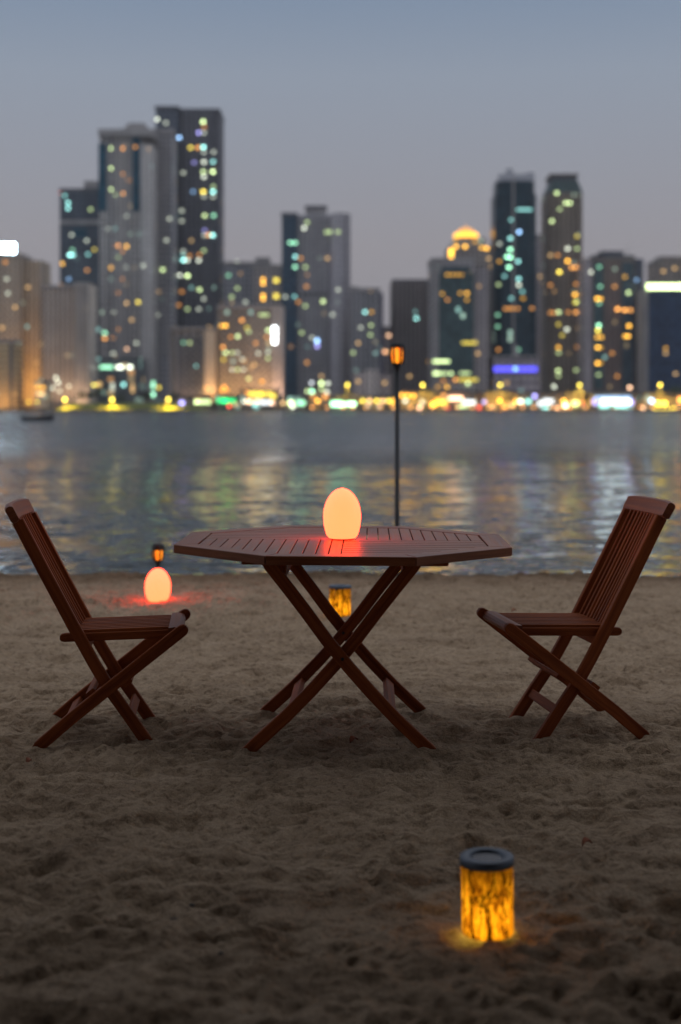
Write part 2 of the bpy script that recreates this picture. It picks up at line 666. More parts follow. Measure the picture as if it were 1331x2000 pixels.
# ------------------------------------------------------------------ egg lamps
def egg(label, loc, r, h, rb, L):
    t = thing("egg_lamp", label, "lamp", loc, 0, "glowing egg lamps")
    prof = [(rb * .93, .002), (rb, .006)]
    for i in range(1, 30):
        q = i / 29
        # egg: widest below the middle, flat cut foot
        zz = .006 + (h - .006) * q
        zc = h * .44
        if zz < zc:
            k = (zc - zz) / zc
            rr = math.sqrt(max(0, 1 - (k * math.sqrt(1 - (rb / r) ** 2)) ** 2)) * r
        else:
            k = (zz - zc) / (h - zc)
            rr = r * math.sqrt(max(0, 1 - k ** 2)) ** 1.1
        prof.append((max(rr, .0001), zz))
    m = MB()
    m.lathe(prof, 48)
    em = bpy.data.materials.get("egg_shell")
    if not em:
        em, ent, eb, eo = newmat("egg_shell")
        eb.inputs["Base Color"].default_value = (.2, .18, .16, 1)
        eb.inputs["Roughness"].default_value = .45
        eb.inputs["Emission Color"].default_value = (1, .047, .0150, 1)
        eb.inputs["Emission Strength"].default_value = L * .74
        tl = N(ent, "ShaderNodeBsdfTranslucent")
        tl.inputs[0].default_value = (.14, .14, .14, 1)
        ads = N(ent, "ShaderNodeAddShader")
        ent.links.new(eb.outputs[0], ads.inputs[0])
        ent.links.new(tl.outputs[0], ads.inputs[1])
        ent.links.new(ads.outputs[0], eo.inputs[0])
    m.build("shade", em, t)
    m = MB()
    m.lathe([(.0005, .040), (.012, .044), (.014, .054), (.010, .064), (.0005, .068)], 16)
    m.build("bulb", emit("egg_bulb", (1, .055, .018), 90), t)
    m = MB()
    m.lathe([(rb * .80, -.002), (rb * .80, .0025)], 32)
    m.build("base", plain("white_plastic", (.6, .58, .55), .5), t)
    return t


egg("glowing egg shaped lamp standing on the middle of the table top", (.006, 5.092, TTOP + .002), .0690, .186, .052, 12.2)
egg("glowing egg shaped lamp on the sand behind the left chair", (px(307, 1175, 8.44).x, 8.48, -.004), .078, .204, .056, 12.2)


# ------------------------------------------------------------------ bark lanterns
def bark_mat():
    m, nt, b, out = newmat("lit_bark")
    tc = N(nt, "ShaderNodeTexCoord")
    mp = N(nt, "ShaderNodeMapping")
    mp.inputs["Scale"].default_value = (75, 75, 24)
    nt.links.new(tc.outputs["Object"], mp.inputs[0])
    n1 = N(nt, "ShaderNodeTexNoise", i_Scale=1.0, i_Detail=6.0, i_Roughness=.65, i_Distortion=.8)
    nt.links.new(mp.outputs[0], n1.inputs["Vector"])
    mp2 = N(nt, "ShaderNodeMapping")
    mp2.inputs["Scale"].default_value = (26, 26, 5.0)
    nt.links.new(tc.outputs["Object"], mp2.inputs[0])
    vo = N(nt, "ShaderNodeTexVoronoi", feature='DISTANCE_TO_EDGE', i_Scale=1.0)
    vm = N(nt, "ShaderNodeVectorMath", operation='ADD')
    nn = N(nt, "ShaderNodeVectorMath", operation='SCALE')
    nn.inputs["Scale"].default_value = .9
    nt.links.new(n1.outputs["Color"], nn.inputs[0])
    nt.links.new(mp2.outputs[0], vm.inputs[0])
    nt.links.new(nn.outputs[0], vm.inputs[1])
    nt.links.new(vm.outputs[0], vo.inputs["Vector"])
    crack = ramp(nt, vo.outputs["Distance"], [(.012, (.03, .02, .01)), (.06, (1, 1, 1))])
    c = ramp(nt, n1.outputs[0], [(.38, (.09, .020, .002)), (.50, (.55, .23, .025)), (.62, (.90, .46, .06))])
    c = mix_col(nt, 1.0, c, crack, 'MULTIPLY')
    # a few wide splits that open from the foot of the log
    sx = N(nt, "ShaderNodeSeparateXYZ")
    nt.links.new(tc.outputs["Object"], sx.inputs[0])
    an = math_n(nt, 'DIVIDE', math_n(nt, 'ARCTAN2', sx.outputs[1], sx.outputs[0]), 2 * math.pi / 9)
    an = math_n(nt, 'ADD', an, math_n(nt, 'MULTIPLY', n1.outputs[0], .55))
    fr = math_n(nt, 'ABSOLUTE', math_n(nt, 'SUBTRACT', math_n(nt, 'FRACT', math_n(nt, 'ADD', an, 20.0)), .5))
    wn = N(nt, "ShaderNodeTexWhiteNoise", noise_dimensions='1D')
    nt.links.new(math_n(nt, 'FLOOR', math_n(nt, 'ADD', an, 20.0)), wn.inputs["W"])
    hgt = math_n(nt, 'ADD', math_n(nt, 'MULTIPLY', wn.outputs[0], .11), .045)
    wid = math_n(nt, 'MULTIPLY', math_n(nt, 'SUBTRACT', 1.0, math_n(nt, 'DIVIDE', sx.outputs[2], hgt)), .09)
    spl = math_n(nt, 'GREATER_THAN', fr, wid)
    c = mix_col(nt, 1.0, c, ramp(nt, spl, [(.0, (.02, .008, .002)), (1.0, (1, 1, 1))]), 'MULTIPLY')
    tr = N(nt, "ShaderNodeBsdfTranslucent")
    nt.links.new(c, tr.inputs[0])
    nt.links.new(c, b.inputs["Base Color"])
    b.inputs["Roughness"].default_value = .8
    mx = N(nt, "ShaderNodeMixShader")
    mx.inputs[0].default_value = .85
    nt.links.new(b.outputs[0], mx.inputs[1])
    nt.links.new(tr.outputs[0], mx.inputs[2])
    nt.links.new(mx.outputs[0], out.inputs[0])
    return m


M_BARK = bark_mat()
M_LID = plain("lantern_lid", (.10, .125, .16), .45, .3)
M_PANEL = plain("solar_panel", (.012, .018, .03), .25)
M_DARK = plain("black_plastic", (.010, .010, .011), .5)
M_WIRE = plain("wire", (.12, .11, .10), .4, .9)


def lantern(label, loc, r, h, L, tilt=(0, 0), rz=0):
    t = thing("bark_lantern", label, "lantern", loc, 0, "bark textured solar lanterns")
    t.rotation_euler = (tilt[0], tilt[1], rz)
    wob = lambda a, z: .005 * math.sin(7 * a + 3 * math.sin(z * 40)) + .004 * math.sin(13 * a + z * 55 + 1)
    m = MB()
    prof = [(r * .975, .0165), (r * .99, .018)] + [(r * (.99 - .004 * q / 18), .018 + (h - .034) * q / 18) for q in range(1, 19)]
    n = 72
    vv, ff = [], []
    for (rr, z) in prof:
        for i in range(n):
            a = 2 * math.pi * i / n
            k = rr * (1 + wob(a, z))
            vv.append((k * math.cos(a), k * math.sin(a), z))
    for j in range(len(prof) - 1):
        for i in range(n):
            ff.append((j * n + i, j * n + (i + 1) % n, (j + 1) * n + (i + 1) % n, (j + 1) * n + i))
    m.add(vv, ff, None, True)
    m.build("bark_shell", M_BARK, t)
    m = MB()
    m.lathe([(r * .94, h - .020), (r * 1.03, h - .018), (r * 1.045, h - .010), (r * 1.03, h - .002), (r * .98, h), (r * .68, h), (r * .63, h - .003), (r * .62, h - .007)], 56)
    m.build("lid", M_LID, t, 0)
    m = MB()
    m.lathe([(.0005, h - .0075), (r * .60, h - .0075), (r * .60, h - .0055), (r * .56, h - .005), (.0005, h - .005)], 40, False)
    m.build("solar_panel", M_PANEL, t)
    m = MB()
    pts = [(-r * 1.06, -.006, h - .012)]
    for i in range(17):
        a = math.pi * i / 16
        pts.append((-math.cos(a) * r * 1.17, r * .10 + .3 * r * math.sin(a), h - .016 - .062 * math.sin(a) ** .6))
    pts.append((r * 1.06, -.006, h - .012))
    m.tube(pts, .0014, 6)
    m.build("wire_handle", M_WIRE, t)
    m = MB()
    m.lathe([(.0005, .004), (.012, .005), (.013, .012), (.012, .060), (.009, .110), (.0005, .130)], 16)
    m.build("bulb", emit("amber_bulb", (1, .76, .10), L), t)
    m = MB()
    m.lathe([(.004, h - .02), (.004, .129)], 8)
    m.build("bulb_stem", M_DARK, t)
    return t


lantern("cylindrical amber bark lantern with grey lid, near the camera in the right foreground", (px(953, 1845, 3.09).x, 3.085, -.007), .0585, .187, 15, (R(0), R(-1.0)), R(20))
lantern("cylindrical amber bark lantern on the sand seen through the crossed legs of the table", (px(664, 1200, 7.72).x, 7.72, .002), .0615, .190, 15, (R(0), R(3.0)), R(75))


# ------------------------------------------------------------------ flame torches
def torch_flame(L):
    m, nt, b, out = newmat("torch_flame")
    tc = N(nt, "ShaderNodeTexCoord")
    mp = N(nt, "ShaderNodeMapping")
    mp.inputs["Scale"].default_value = (30, 30, 12)
    nt.links.new(tc.outputs["Object"], mp.inputs[0])
    n1 = N(nt, "ShaderNodeTexNoise", i_Scale=1.0, i_Detail=2.0)
    nt.links.new(mp.outputs[0], n1.inputs["Vector"])
    c = ramp(nt, n1.outputs[0], [(.3, (1, .12, .004)), (.6, (1, .30, .014))])
    nt.links.new(c, b.inputs["Emission Color"])
    b.inputs["Emission Strength"].default_value = L
    b.inputs["Base Color"].default_value = (.3, .1, .02, 1)
    return m


def torch(label, loc, top, sc, L, cap_h=.02):
    t = thing("flame_torch", label, "torch", loc, 0, "solar flame torches stuck in the sand")
    hh = .128 * sc                      # head height
    z1 = top
    z0 = top - hh
    r = .043 * sc
    m = MB()
    m.lathe([(r * .60, z0 + .004), (r * .80, z0 + hh * .3), (r * .80, z0 + hh * .55), (r * .66, z1 - cap_h)], 24)
    m.build("flame", torch_flame(L) if L else plain("unlit_diffuser", (.10, .06, .04), .5), t)
    m = MB()
    for k in range(6):
        a = 2 * math.pi * k / 6
        pr = [(r * .70, z0), (r * .97, z0 + hh * .33), (r * 1.0, z0 + hh * .6), (r * .90, z1 - .006)]
        m.tube([(q[0] * math.cos(a), q[0] * math.sin(a), q[1]) for q in pr], .0070 * sc, 6)
    m.build("cage", M_DARK, t)
    m = MB()
    m.lathe([(r * .80, z1 - cap_h - .012), (r * .95, z1 - cap_h), (r * .98, z1 - .006), (r * .9, z1), (r * .3, z1 + .003), (.0005, z1 + .003)], 28)
    m.build("cap", M_DARK, t)
    m = MB()
    m.lathe([(.009 * sc, z0 - .055 * sc), (.012 * sc, z0 - .040 * sc), (r * .45, z0 - .012), (r * .74, z0), (r * .74, z0 + .006)], 24)
    m.build("cup", M_DARK, t)
    m = MB()
    m.lathe([(.0015, -.12), (.0145 * sc, -.03), (.0145 * sc, z0 - .050 * sc)], 16)
    m.build("pole", M_DARK, t)
    return t


YT = 9.75
torch("tall black pole torch with orange flame lamp standing behind the table at the water", (px(776, 1000, YT).x, YT, -.02), px(0, 671, YT).z + .02, 1.13, 1.9)
YT = 9.15
torch("short black torch with orange flame lamp just behind the egg lamp on the sand", (px(309, 1000, YT).x, YT, -.01), px(0, 1062, YT).z + .01, .88, 1.5, .03)
YT = 9.3
torch("unlit black torch at the water's edge half hidden behind the right chair's backrest", (px(1193, 1000, YT).x, YT, -.01), px(0, 1061, YT).z + .01, .85, 0, .03)

# ------------------------------------------------------------------ small litter on the sand
M_LEAF = plain("dry_leaf", (.26, .075, .03), .7, 0, .4, 40)
M_LEAF2 = plain("pale_leaf", (.33, .22, .14), .7, 0, .3, 40)
M_STONE = plain("dark_pebble", (.035, .03, .027), .8, 0, .4, 30)


def ground_y(v):
    return F * H / (v - CV)


def sand_z(x, y):
    i, j = np.searchsorted(xs, x), np.searchsorted(ys, y)
    return float(Z[j, i])


def leaf(u, v, size, ang, mat, label):
    y = ground_y(v)
    x = (u - CU) / F * y
    m = MB()
    n = 7
    vv, ff = [], []
    for i in range(n):
        q = i / (n - 1)
        wd = size * .33 * math.sin(math.pi * q ** .8) + .0006
        xx = (q - .5) * size
        zc = .012 * math.sin(q * math.pi) + .004
        vv += [(xx, -wd, zc + .006 + wd * .3), (xx, 0, zc), (xx, wd, zc + .006 + wd * .25)]
        vv += [(xx, -wd, zc + .0068 + wd * .3), (xx, 0, zc + .0008), (xx, wd, zc + .0068 + wd * .25)]
    for i in range(n - 1):
        a, b = i * 6, i * 6 + 6
        ff += [(a, a + 1, b + 1, b), (a + 1, a + 2, b + 2, b + 1), (a + 3, b + 3, b + 4, a + 4), (a + 4, b + 4, b + 5, a + 5), (a, b, b + 3, a + 3), (a + 2, a + 5, b + 5, b + 2)]
    m.add(vv, ff, None, True)
    o = m.build("dry_leaf", mat)
    o.location = (x, y, sand_z(x, y))
    o.rotation_euler = (R(12), R(-14), ang)
    tag(o, label, "leaf", "dry leaves on the sand")


leaf(692, 1452, .036, .6, M_LEAF, "orange brown dry leaf on the sand below the crossing of the table legs")
leaf(777, 1470, .032, 2.0, M_LEAF2, "pale dry leaf on the sand left of the table's near right foot")
leaf(1148, 1650, .030, .2, M_LEAF, "orange brown dry leaf on the sand to the upper right of the near lantern")
leaf(57, 1494, .028, 1.2, M_LEAF, "reddish dry leaf on the sand below the left chair's near foot")
leaf(1302, 1481, .030, 0.1, M_LEAF2, "pale dry leaf on the sand beneath the right chair's rear foot")
leaf(1005, 1198, .030, 0.1, M_LEAF, "reddish dry leaf lying on the sand beside the right chair's seat front")


def pebble(u, v, size, label):
    y = ground_y(v)
    x = (u - CU) / F * y
    m = MB()
    r1 = random.Random(int(u))
    n = 12
    prof = [(.0005, -size * .3), (size * .7, -size * .25), (size, 0), (size * .8, size * .35), (size * .4, size * .55), (.0005, size * .6)]
    m.lathe(prof, n, True, (0, 0, 0), lambda a, z: .25 * math.sin(2 * a + u) + .12 * math.sin(5 * a + z * 90))
    o = m.build("pebble", M_STONE)
    o.location = (x, y, sand_z(x, y) + size * .15)
    tag(o, label, "pebble", "dark pebbles on the sand")


pebble(375, 1750, .0085, "small dark pebble in the left foreground, the upper one of two close together")
pebble(342, 1788, .011, "dark pebble in the left foreground, the lower one of two close together")
pebble(432, 1866, .007, "dark pebble alone in the foreground sand at the lower left")
pebble(130 / 2 + 3, 1488, .006, "tiny dark pebble just below the left chair's near rear foot")

sand = grid_mesh("sand", xs, ys, Z, M_SAND)
tag(sand, kind="structure")

# ------------------------------------------------------------------ water
CAN0, CAN1 = -7.0, 4.1
FAR_A, FAR_B = 10.0, 85.0
WAVES = ((.35, .9, .45, .75, 2.0), (2.6, 5.6, .80, 1.35, 2.0), (8.0, 14.0, .75, 1.25, 1.0))


def water_material():
    m, nt, b, out = newmat("water")
    b.inputs["Base Color"].default_value = (.012, .022, .026, 1)
    b.inputs["Roughness"].default_value = .06
    b.inputs["IOR"].default_value = 1.33
    tc = N(nt, "ShaderNodeTexCoord")
    # wave slopes straight from noise (a bump node would flatten out far away)
    acc = None
    for sx, sy, ax, ay, det in WAVES:
        mp = N(nt, "ShaderNodeMapping")
        mp.inputs["Scale"].default_value = (sx, sy, 1)
        mp.inputs["Rotation"].default_value = (0, 0, R(5 + 4 * sx))
        nt.links.new(tc.outputs["Object"], mp.inputs[0])
        nz = N(nt, "ShaderNodeTexNoise", i_Scale=1.0, i_Detail=det, i_Roughness=.55, i_Distortion=.25)
        nt.links.new(mp.outputs[0], nz.inputs["Vector"])
        sb = N(nt, "ShaderNodeVectorMath", operation='SUBTRACT')
        sb.inputs[1].default_value = (.5, .5, .5)
        nt.links.new(nz.outputs["Color"], sb.inputs[0])
        ml = N(nt, "ShaderNodeVectorMath", operation='MULTIPLY')
        ml.inputs[1].default_value = (ax, ay, 0)
        nt.links.new(sb.outputs[0], ml.inputs[0])
        ad = N(nt, "ShaderNodeVectorMath", operation='ADD')
        nt.links.new(ml.outputs[0], ad.inputs[0])
        if acc: nt.links.new(acc, ad.inputs[1])
        else: ad.inputs[1].default_value = (0, 0, 1)
        acc = ad.outputs[0]
    # far out only the faces of the waves that lean to the beach can be seen between the crests
    sp = N(nt, "ShaderNodeSeparateXYZ")
    nt.links.new(acc, sp.inputs[0])
    po = N(nt, "ShaderNodeSeparateXYZ")
    nt.links.new(tc.outputs["Object"], po.inputs[0])
    mr = N(nt, "ShaderNodeMapRange", interpolation_type='SMOOTHSTEP')
    mr.inputs[1].default_value, mr.inputs[2].default_value = FAR_A, FAR_B
    mr.inputs[3].default_value, mr.inputs[4].default_value = .30, 1.0
    nt.links.new(po.outputs[1], mr.inputs[0])
    f = mr.outputs[0]
    ab = math_n(nt, 'MULTIPLY', math_n(nt, 'ABSOLUTE', sp.outputs[1]), -1.25)
    sy_ = math_n(nt, 'ADD', math_n(nt, 'MULTIPLY', ab, f), math_n(nt, 'MULTIPLY', sp.outputs[1], math_n(nt, 'SUBTRACT', 1.0, f)))
    cb = N(nt, "ShaderNodeCombineXYZ")
    nt.links.new(sp.outputs[0], cb.inputs[0])
    nt.links.new(sy_, cb.inputs[1])
    nt.links.new(sp.outputs[2], cb.inputs[2])
    acc = cb.outputs[0]
    nm = N(nt, "ShaderNodeVectorMath", operation='NORMALIZE')
    nt.links.new(acc, nm.inputs[0])
    nt.links.new(nm.outputs[0], b.inputs["Normal"])
    return m


WZ = -.052
wx = np.linspace(-700, 700, 60)
wy = np.concatenate([np.linspace(9.0, 40, 60), np.geomspace(42, 700, 60)])
wat = grid_mesh("water", wx, wy, np.full((len(wy), len(wx)), WZ), water_material())
tag(wat, kind="structure")

# ------------------------------------------------------------------ unseen roof, posts and back wall added to shade the near sand
M_SHADE_ROOF = plain("shade_roof", (.10, .075, .05), .95, 0, .4, 6)
m = MB()
m.box(-7.5, 7.5, CAN0, CAN1, 2.60, 2.78)
for x in (-7, -3.5, 3.5, 7):
    m.box(x - .08, x + .08, CAN1 - .5, CAN1 - .34, -.2, 2.597)
    m.box(x - .08, x + .08, CAN0 + .4, CAN0 + .56, -.2, 2.597)
m.box(-7.5, 7.5, CAN0 - .12, CAN0 - .003, -.2, 2.75)
tag(m.build("added_shade_roof", M_SHADE_ROOF), kind="structure")

# ------------------------------------------------------------------ far shore: land and quay
SH = 700.0
M_PAVE = plain("paving", (.20, .17, .14), .9, 0, .25, .05)
M_QUAY = plain("quay_stone", (.16, .14, .12), .9, 0, .3, .4)
m = MB(); m.box(-1500, 1500, SH + 1.2, 5000, -3, .80)
tag(m.build("promenade", M_PAVE), kind="structure")
m = MB()
for i in range(120):
    x0 = -480 + i * 8
    m.box(x0 + .02, x0 + 7.98, SH, SH + 1.2, -3, .98 + .12 * (i % 2))
tag(m.build("quay_wall", M_QUAY), kind="structure")
M_GRASS = plain("lawn", (.13, .15, .03), .9, 0, .5, .3)
gx = np.linspace(px(96, 0, 702).x, px(425, 0, 702).x, 120)
gy = np.linspace(701.4, 725, 30)
GX, GY = np.meshgrid(gx, gy)
edge = np.clip(np.minimum((GX - gx[0]) / 12, (gx[-1] - GX) / 18), 0, 1)
gz = .85 + edge * (3.4 * np.clip((GY - 701.4) / 16, 0, 1) ** .8) + .25 * vnoise(GX, GY, 2.2, 60) * edge
lawn = grid_mesh("grass_bank", gx, gy, gz, M_GRASS)
tag(lawn, kind="structure")

# ------------------------------------------------------------------ city
CODE = {'W': (1, .62, .25), 'A': (1, .50, .05), 'O': (1, .42, .09), 'Y': (1, .78, .10), 'C': (.42, 1, .92), 'G': (.42, 1, .62),
        'L': (.78, 1, .45), 'P': (.85, .92, .74), 'B': (.35, .62, 1), 'V': (.45, .42, 1), 'K': (1, .60, .36), 'E': (.03, .75, .2), 'R': (1, .12, .06), 'X': (.9, .97, 1), 'I': (.62, .86, 1), 'U': (.10, .09, 1)}
LEV = {1: 1.0, 2: 2.4, 3: 4.5, 4: 1.9, 5: 3.6, 6: 8.0, 7: 35.0}
_em = {}


def lit(code, lev):
    k = (code, lev)
    if k not in _em:
        _em[k] = emit("lit_%s_%d" % (code, lev), CODE[code], LEV[lev])
    return _em[k]


_fc = {}


def facade(wall, glass, bay=3.2, flo=3.4, wf=.62, hf=.55, p=.03, band=False, rough=.25, seed=0):
    key = (wall, glass, bay, flo, wf, hf, p, band, seed)
    if key in _fc: return _fc[key]
    wall = [min(.8, c * 1.32) for c in wall]
    m, nt, b, out = newmat("facade")
    tc = N(nt, "ShaderNodeTexCoord")
    sp = N(nt, "ShaderNodeSeparateXYZ")
    nt.links.new(tc.outputs["Object"], sp.inputs[0])
    hx = math_n(nt, 'DIVIDE', math_n(nt, 'ADD', math_n(nt, 'ADD', sp.outputs[0], sp.outputs[1]), 500.3), bay)
    hz = math_n(nt, 'DIVIDE', math_n(nt, 'ADD', sp.outputs[2], 500.2), flo)
    fx, fz = math_n(nt, 'FRACT', hx), math_n(nt, 'FRACT', hz)
    ix, iz = math_n(nt, 'FLOOR', hx), math_n(nt, 'FLOOR', hz)
    inx = math_n(nt, 'LESS_THAN', math_n(nt, 'ABSOLUTE', math_n(nt, 'SUBTRACT', fx, .5)), wf / 2)
    inz = math_n(nt, 'LESS_THAN', math_n(nt, 'ABSOLUTE', math_n(nt, 'SUBTRACT', fz, .5)), hf / 2)
    geo = N(nt, "ShaderNodeNewGeometry")
    spn = N(nt, "ShaderNodeSeparateXYZ")
    nt.links.new(geo.outputs["Normal"], spn.inputs[0])
    side = math_n(nt, 'LESS_THAN', math_n(nt, 'ABSOLUTE', spn.outputs[2]), .5)
    win = math_n(nt, 'MULTIPLY', inz if band else math_n(nt, 'MULTIPLY', inx, inz), side)
    cv = N(nt, "ShaderNodeCombineXYZ")
    nt.links.new(ix, cv.inputs[0]); nt.links.new(iz, cv.inputs[1]); cv.inputs[2].default_value = seed * 3.7 + .5
    wn = N(nt, "ShaderNodeTexWhiteNoise", noise_dimensions='3D')
    nt.links.new(cv.outputs[0], wn.inputs["Vector"])
    # column to column tone of the cladding, weather streaks
    cvx = N(nt, "ShaderNodeCombineXYZ")
    nt.links.new(math_n(nt, 'FLOOR', math_n(nt, 'DIVIDE', hx, 2.0)), cvx.inputs[0]); cvx.inputs[1].default_value = seed + .3
    wx_ = N(nt, "ShaderNodeTexWhiteNoise", noise_dimensions='2D')
    nt.links.new(cvx.outputs[0], wx_.inputs["Vector"])
    nz = N(nt, "ShaderNodeTexNoise", i_Scale=.06, i_Detail=4.0)
    nt.links.new(tc.outputs["Object"], nz.inputs["Vector"])
    tone = math_n(nt, 'ADD', math_n(nt, 'MULTIPLY', wx_.outputs[0], .35), math_n(nt, 'MULTIPLY', nz.outputs[0], .5))
    wc = ramp(nt, tone, [(.2, [c * .72 for c in wall]), (.65, [min(.9, c * 1.15) for c in wall])])
    gc = mix_col(nt, wn.outputs[0], [c * .55 for c in glass], [c * 1.35 for c in glass])
    c = mix_col(nt, win, wc, gc)
    nt.links.new(c, b.inputs["Base Color"])
    ro = math_n(nt, 'SUBTRACT', .85, math_n(nt, 'MULTIPLY', win, .85 - rough))
    nt.links.new(ro, b.inputs["Roughness"])
    b.inputs["Specular IOR Level"].default_value = .22
    on = math_n(nt, 'MULTIPLY', math_n(nt, 'GREATER_THAN', wn.outputs[0], 1 - p * .8), win)
    sc = N(nt, "ShaderNodeSeparateXYZ")
    nt.links.new(wn.outputs["Color"], sc.inputs[0])
    lc = ramp(nt, sc.outputs[1], [(.0, (1, .45, .10)), (.45, (1, .72, .30)), (.30, (.75, .9, .6)), (1.0, (.4, .9, .85))])
    nt.links.new(lc, b.inputs["Emission Color"])
    st = math_n(nt, 'MULTIPLY', on, math_n(nt, 'ADD', math_n(nt, 'MULTIPLY', sc.outputs[2], .8), .15))
    nt.links.new(st, b.inputs["Emission Strength"])
    m.cycles.emission_sampling = 'NONE'
    _fc[key] = m
    return m


M_CONC = plain("concrete", (.32, .305, .30), .9, 0, .2, .1)
M_DCONC = plain("dark_roof", (.10, .105, .12), .9, 0, .2, .1)
M_TEAL = facade((.006, .05, .075), (.006, .06, .10), 2.6, 3.4, .85, .8, .0, False, .15, 3)
GZ = .80


class Tower:
    def __init__(self, name, label, cat, D, u0, u1, group="towers across the water"):
        self.D = D
        self.uc = (u0 + u1) / 2
        self.xc = (self.uc - CU) / F * D
        self.t = thing(name, label, cat, (self.xc, D, GZ), 0, group)

    def x(self, u): return (u - CU) / F * self.D - self.xc
    def z(self, v): return H + (CV - v) / F * self.D - GZ

    def block(self, part, u0, u1, v1, mat, v0=None, y0=0, dep=26, ch=0, fins=0):
        """box part between pixel columns, from pixel row v0 (None: the ground) up to v1"""
        m = MB()
        xa, xb = self.x(u0), self.x(u1)
        za = 0 if v0 is None else self.z(v0)
        zb = self.z(v1)
        if ch:
            poly = [(xa + ch, y0), (xb - ch, y0), (xb, y0 + ch), (xb, y0 + dep - ch), (xb - ch, y0 + dep), (xa + ch, y0 + dep), (xa, y0 + dep - ch), (xa, y0 + ch)]
            m.prism(poly, za, zb)
        else:
            m.box(xa, xb, y0, y0 + dep, za, zb)
        return m.build(part, mat, self.t)

    def ribs(self, part, u0, u1, v0, v1, n, mat, w=.8, d=1.2, y0=0):
        m = MB()
        za = 0 if v0 is None else self.z(v0)
        for i in range(n):
            xx = self.x(u0 + (u1 - u0) * (i + .5) / n)
            m.box(xx - w / 2, xx + w / 2, y0 - d, y0 + .5, za, self.z(v1) - .003 * i)
        return m.build(part, mat, self.t)

    def balconies(self, u0, u1, v0, v1, mat, d=1.6, y0=0, step=3.4):
        za = 0 if v0 is None else self.z(v0)
        zb, z = self.z(v1), za + step
        m = MB()
        m.box(self.x(u0), self.x(u1), y0 - d, y0 - .003, 0, 1.1)
        o = m.build("balcony", mat, self.t)
        o.location.z = z
        z += step
        while z < zb:
            c = o.copy()
            COL.objects.link(c)
            c.location.z = z
            z += step

    def parapet(self, u0, u1, v, mat, hgt=1.6, y0=-.4, dep=26.8, o=.4):
        m = MB()
        xa, xb, z = self.x(u0) - o, self.x(u1) + o, self.z(v)
        m.box(xa, xb, y0, y0 + .8, z - .5, z + hgt)
        m.box(xa, xb, y0 + dep - .8, y0 + dep, z - .5, z + hgt)
        m.box(xa, xa + .8, y0 + .8, y0 + dep - .8, z - .5, z + hgt)
        m.box(xb - .8, xb, y0 + .8, y0 + dep - .8, z - .5, z + hgt)
        return m.build("parapet", mat, self.t)

    def lights(self, spec, y0=-.25, part="lit_window"):
        for s in spec.split(";"):
            s = s.strip()
            if not s: continue
            q = s.split()
            u, v, code, lev = float(q[0]), float(q[1]), q[2], int(q[3])
            wd = float(q[4]) if len(q) > 4 else 6.0
            ht = float(q[5]) if len(q) > 5 else 5.0
            yy = float(q[6]) if len(q) > 6 else y0
            m = MB()
            k = self.D / F
            m.box(-wd / 2 * k, wd / 2 * k, -.12, .12, -ht / 2 * k, ht / 2 * k)
            o = m.build(part, lit(code, lev), self.t)
            o.location = (self.x(u), yy, self.z(v))


GR, GRD = (.33, .32, .33), (.030, .062, .08)
BG, BGD = (.40, .34, .28), (.07, .065, .06)

# far left beige tower with roof sign
T = Tower("apartment_tower", "tall beige tower at the far left edge with a bright white rooftop sign", "tower", 760, -45, 80)
T.block("wall", -45, 42, 500, facade((.40, .34, .27), BGD, 3.0, 3.3, .5, .5, .03, seed=1))
T.block("side_wing", 42, 80, 507, facade((.42, .34, .25), BGD, 2.6, 3.3, .5, .5, .02, seed=2), y0=4, dep=22)
T.balconies(74, 87, None, 520, M_CONC, 1.8, 5)
T.parapet(-45, 42, 500, M_CONC, dep=26.8)
T.lights("; ".join("%g %g I 7 11 11 3" % (u, v) for u in (-34, -20, -6, 8, 22) for v in (480, 494)), part="roof_sign")
T.lights("11 512 O 1; 13.5 545 P 1; 16 573 P 1; 84 633 P 1 6 5 3; 30 600 W 1; 5 640 W 1; 52 560 W 1 6 5 3.7")
def flood(T, u, y, z, watt, col, ang=64, size=R(110), lean=0):
    ld = bpy.data.lights.new("floodlight", 'SPOT')
    ld.energy = watt
    ld.color = col
    ld.shadow_soft_size = .3
    ld.spot_size = size
    ld.spot_blend = .9
    lo = bpy.data.objects.new("floodlight", ld)
    COL.objects.link(lo)
    lo.parent = T.t
    lo.location = (T.x(u), y, z)
    lo.rotation_euler = (R(90 + ang), 0, R(lean))


AMB = (1, .50, .12)
for u in (10, 34, 58, 78):
    flood(T, u, -14, 2, 12000, AMB, 52, R(130))
# low amber block in front of it
T = Tower("apartment_block", "low amber lit block at the left edge in front of the beige tower", "building", 728, -20, 33, "blocks across the water")
T.block("wall", -20, 33, 667, facade((.46, .36, .22), (.12, .10, .06), 6, 3.0, .8, .35, .05, band=True, seed=3), dep=16)
T.ribs("stair_slot", 18, 26, None, 672, 1, M_DCONC, 1.6, .3)
T.parapet(-20, 33, 667, M_CONC, .8, dep=16.8)
for u in (-8, 10, 27):
    flood(T, u, -9, .6, 2600, AMB, 48, R(130))
T = Tower("apartment_block", "pale amber lit low house beside the boat, between two beige blocks", "building", 722, 68, 92, "blocks across the water")
T.block("wall", 68, 92, 746, facade((.55, .45, .32), (.30, .22, .12), 3.5, 3.2, .6, .5, .2, seed=4), dep=12)
T.parapet(68, 92, 746, M_CONC, .7, dep=12.8)
T.lights("74 757 A 2 6 5; 84 757 A 2 6 5; 79 769 W 2 14 5")
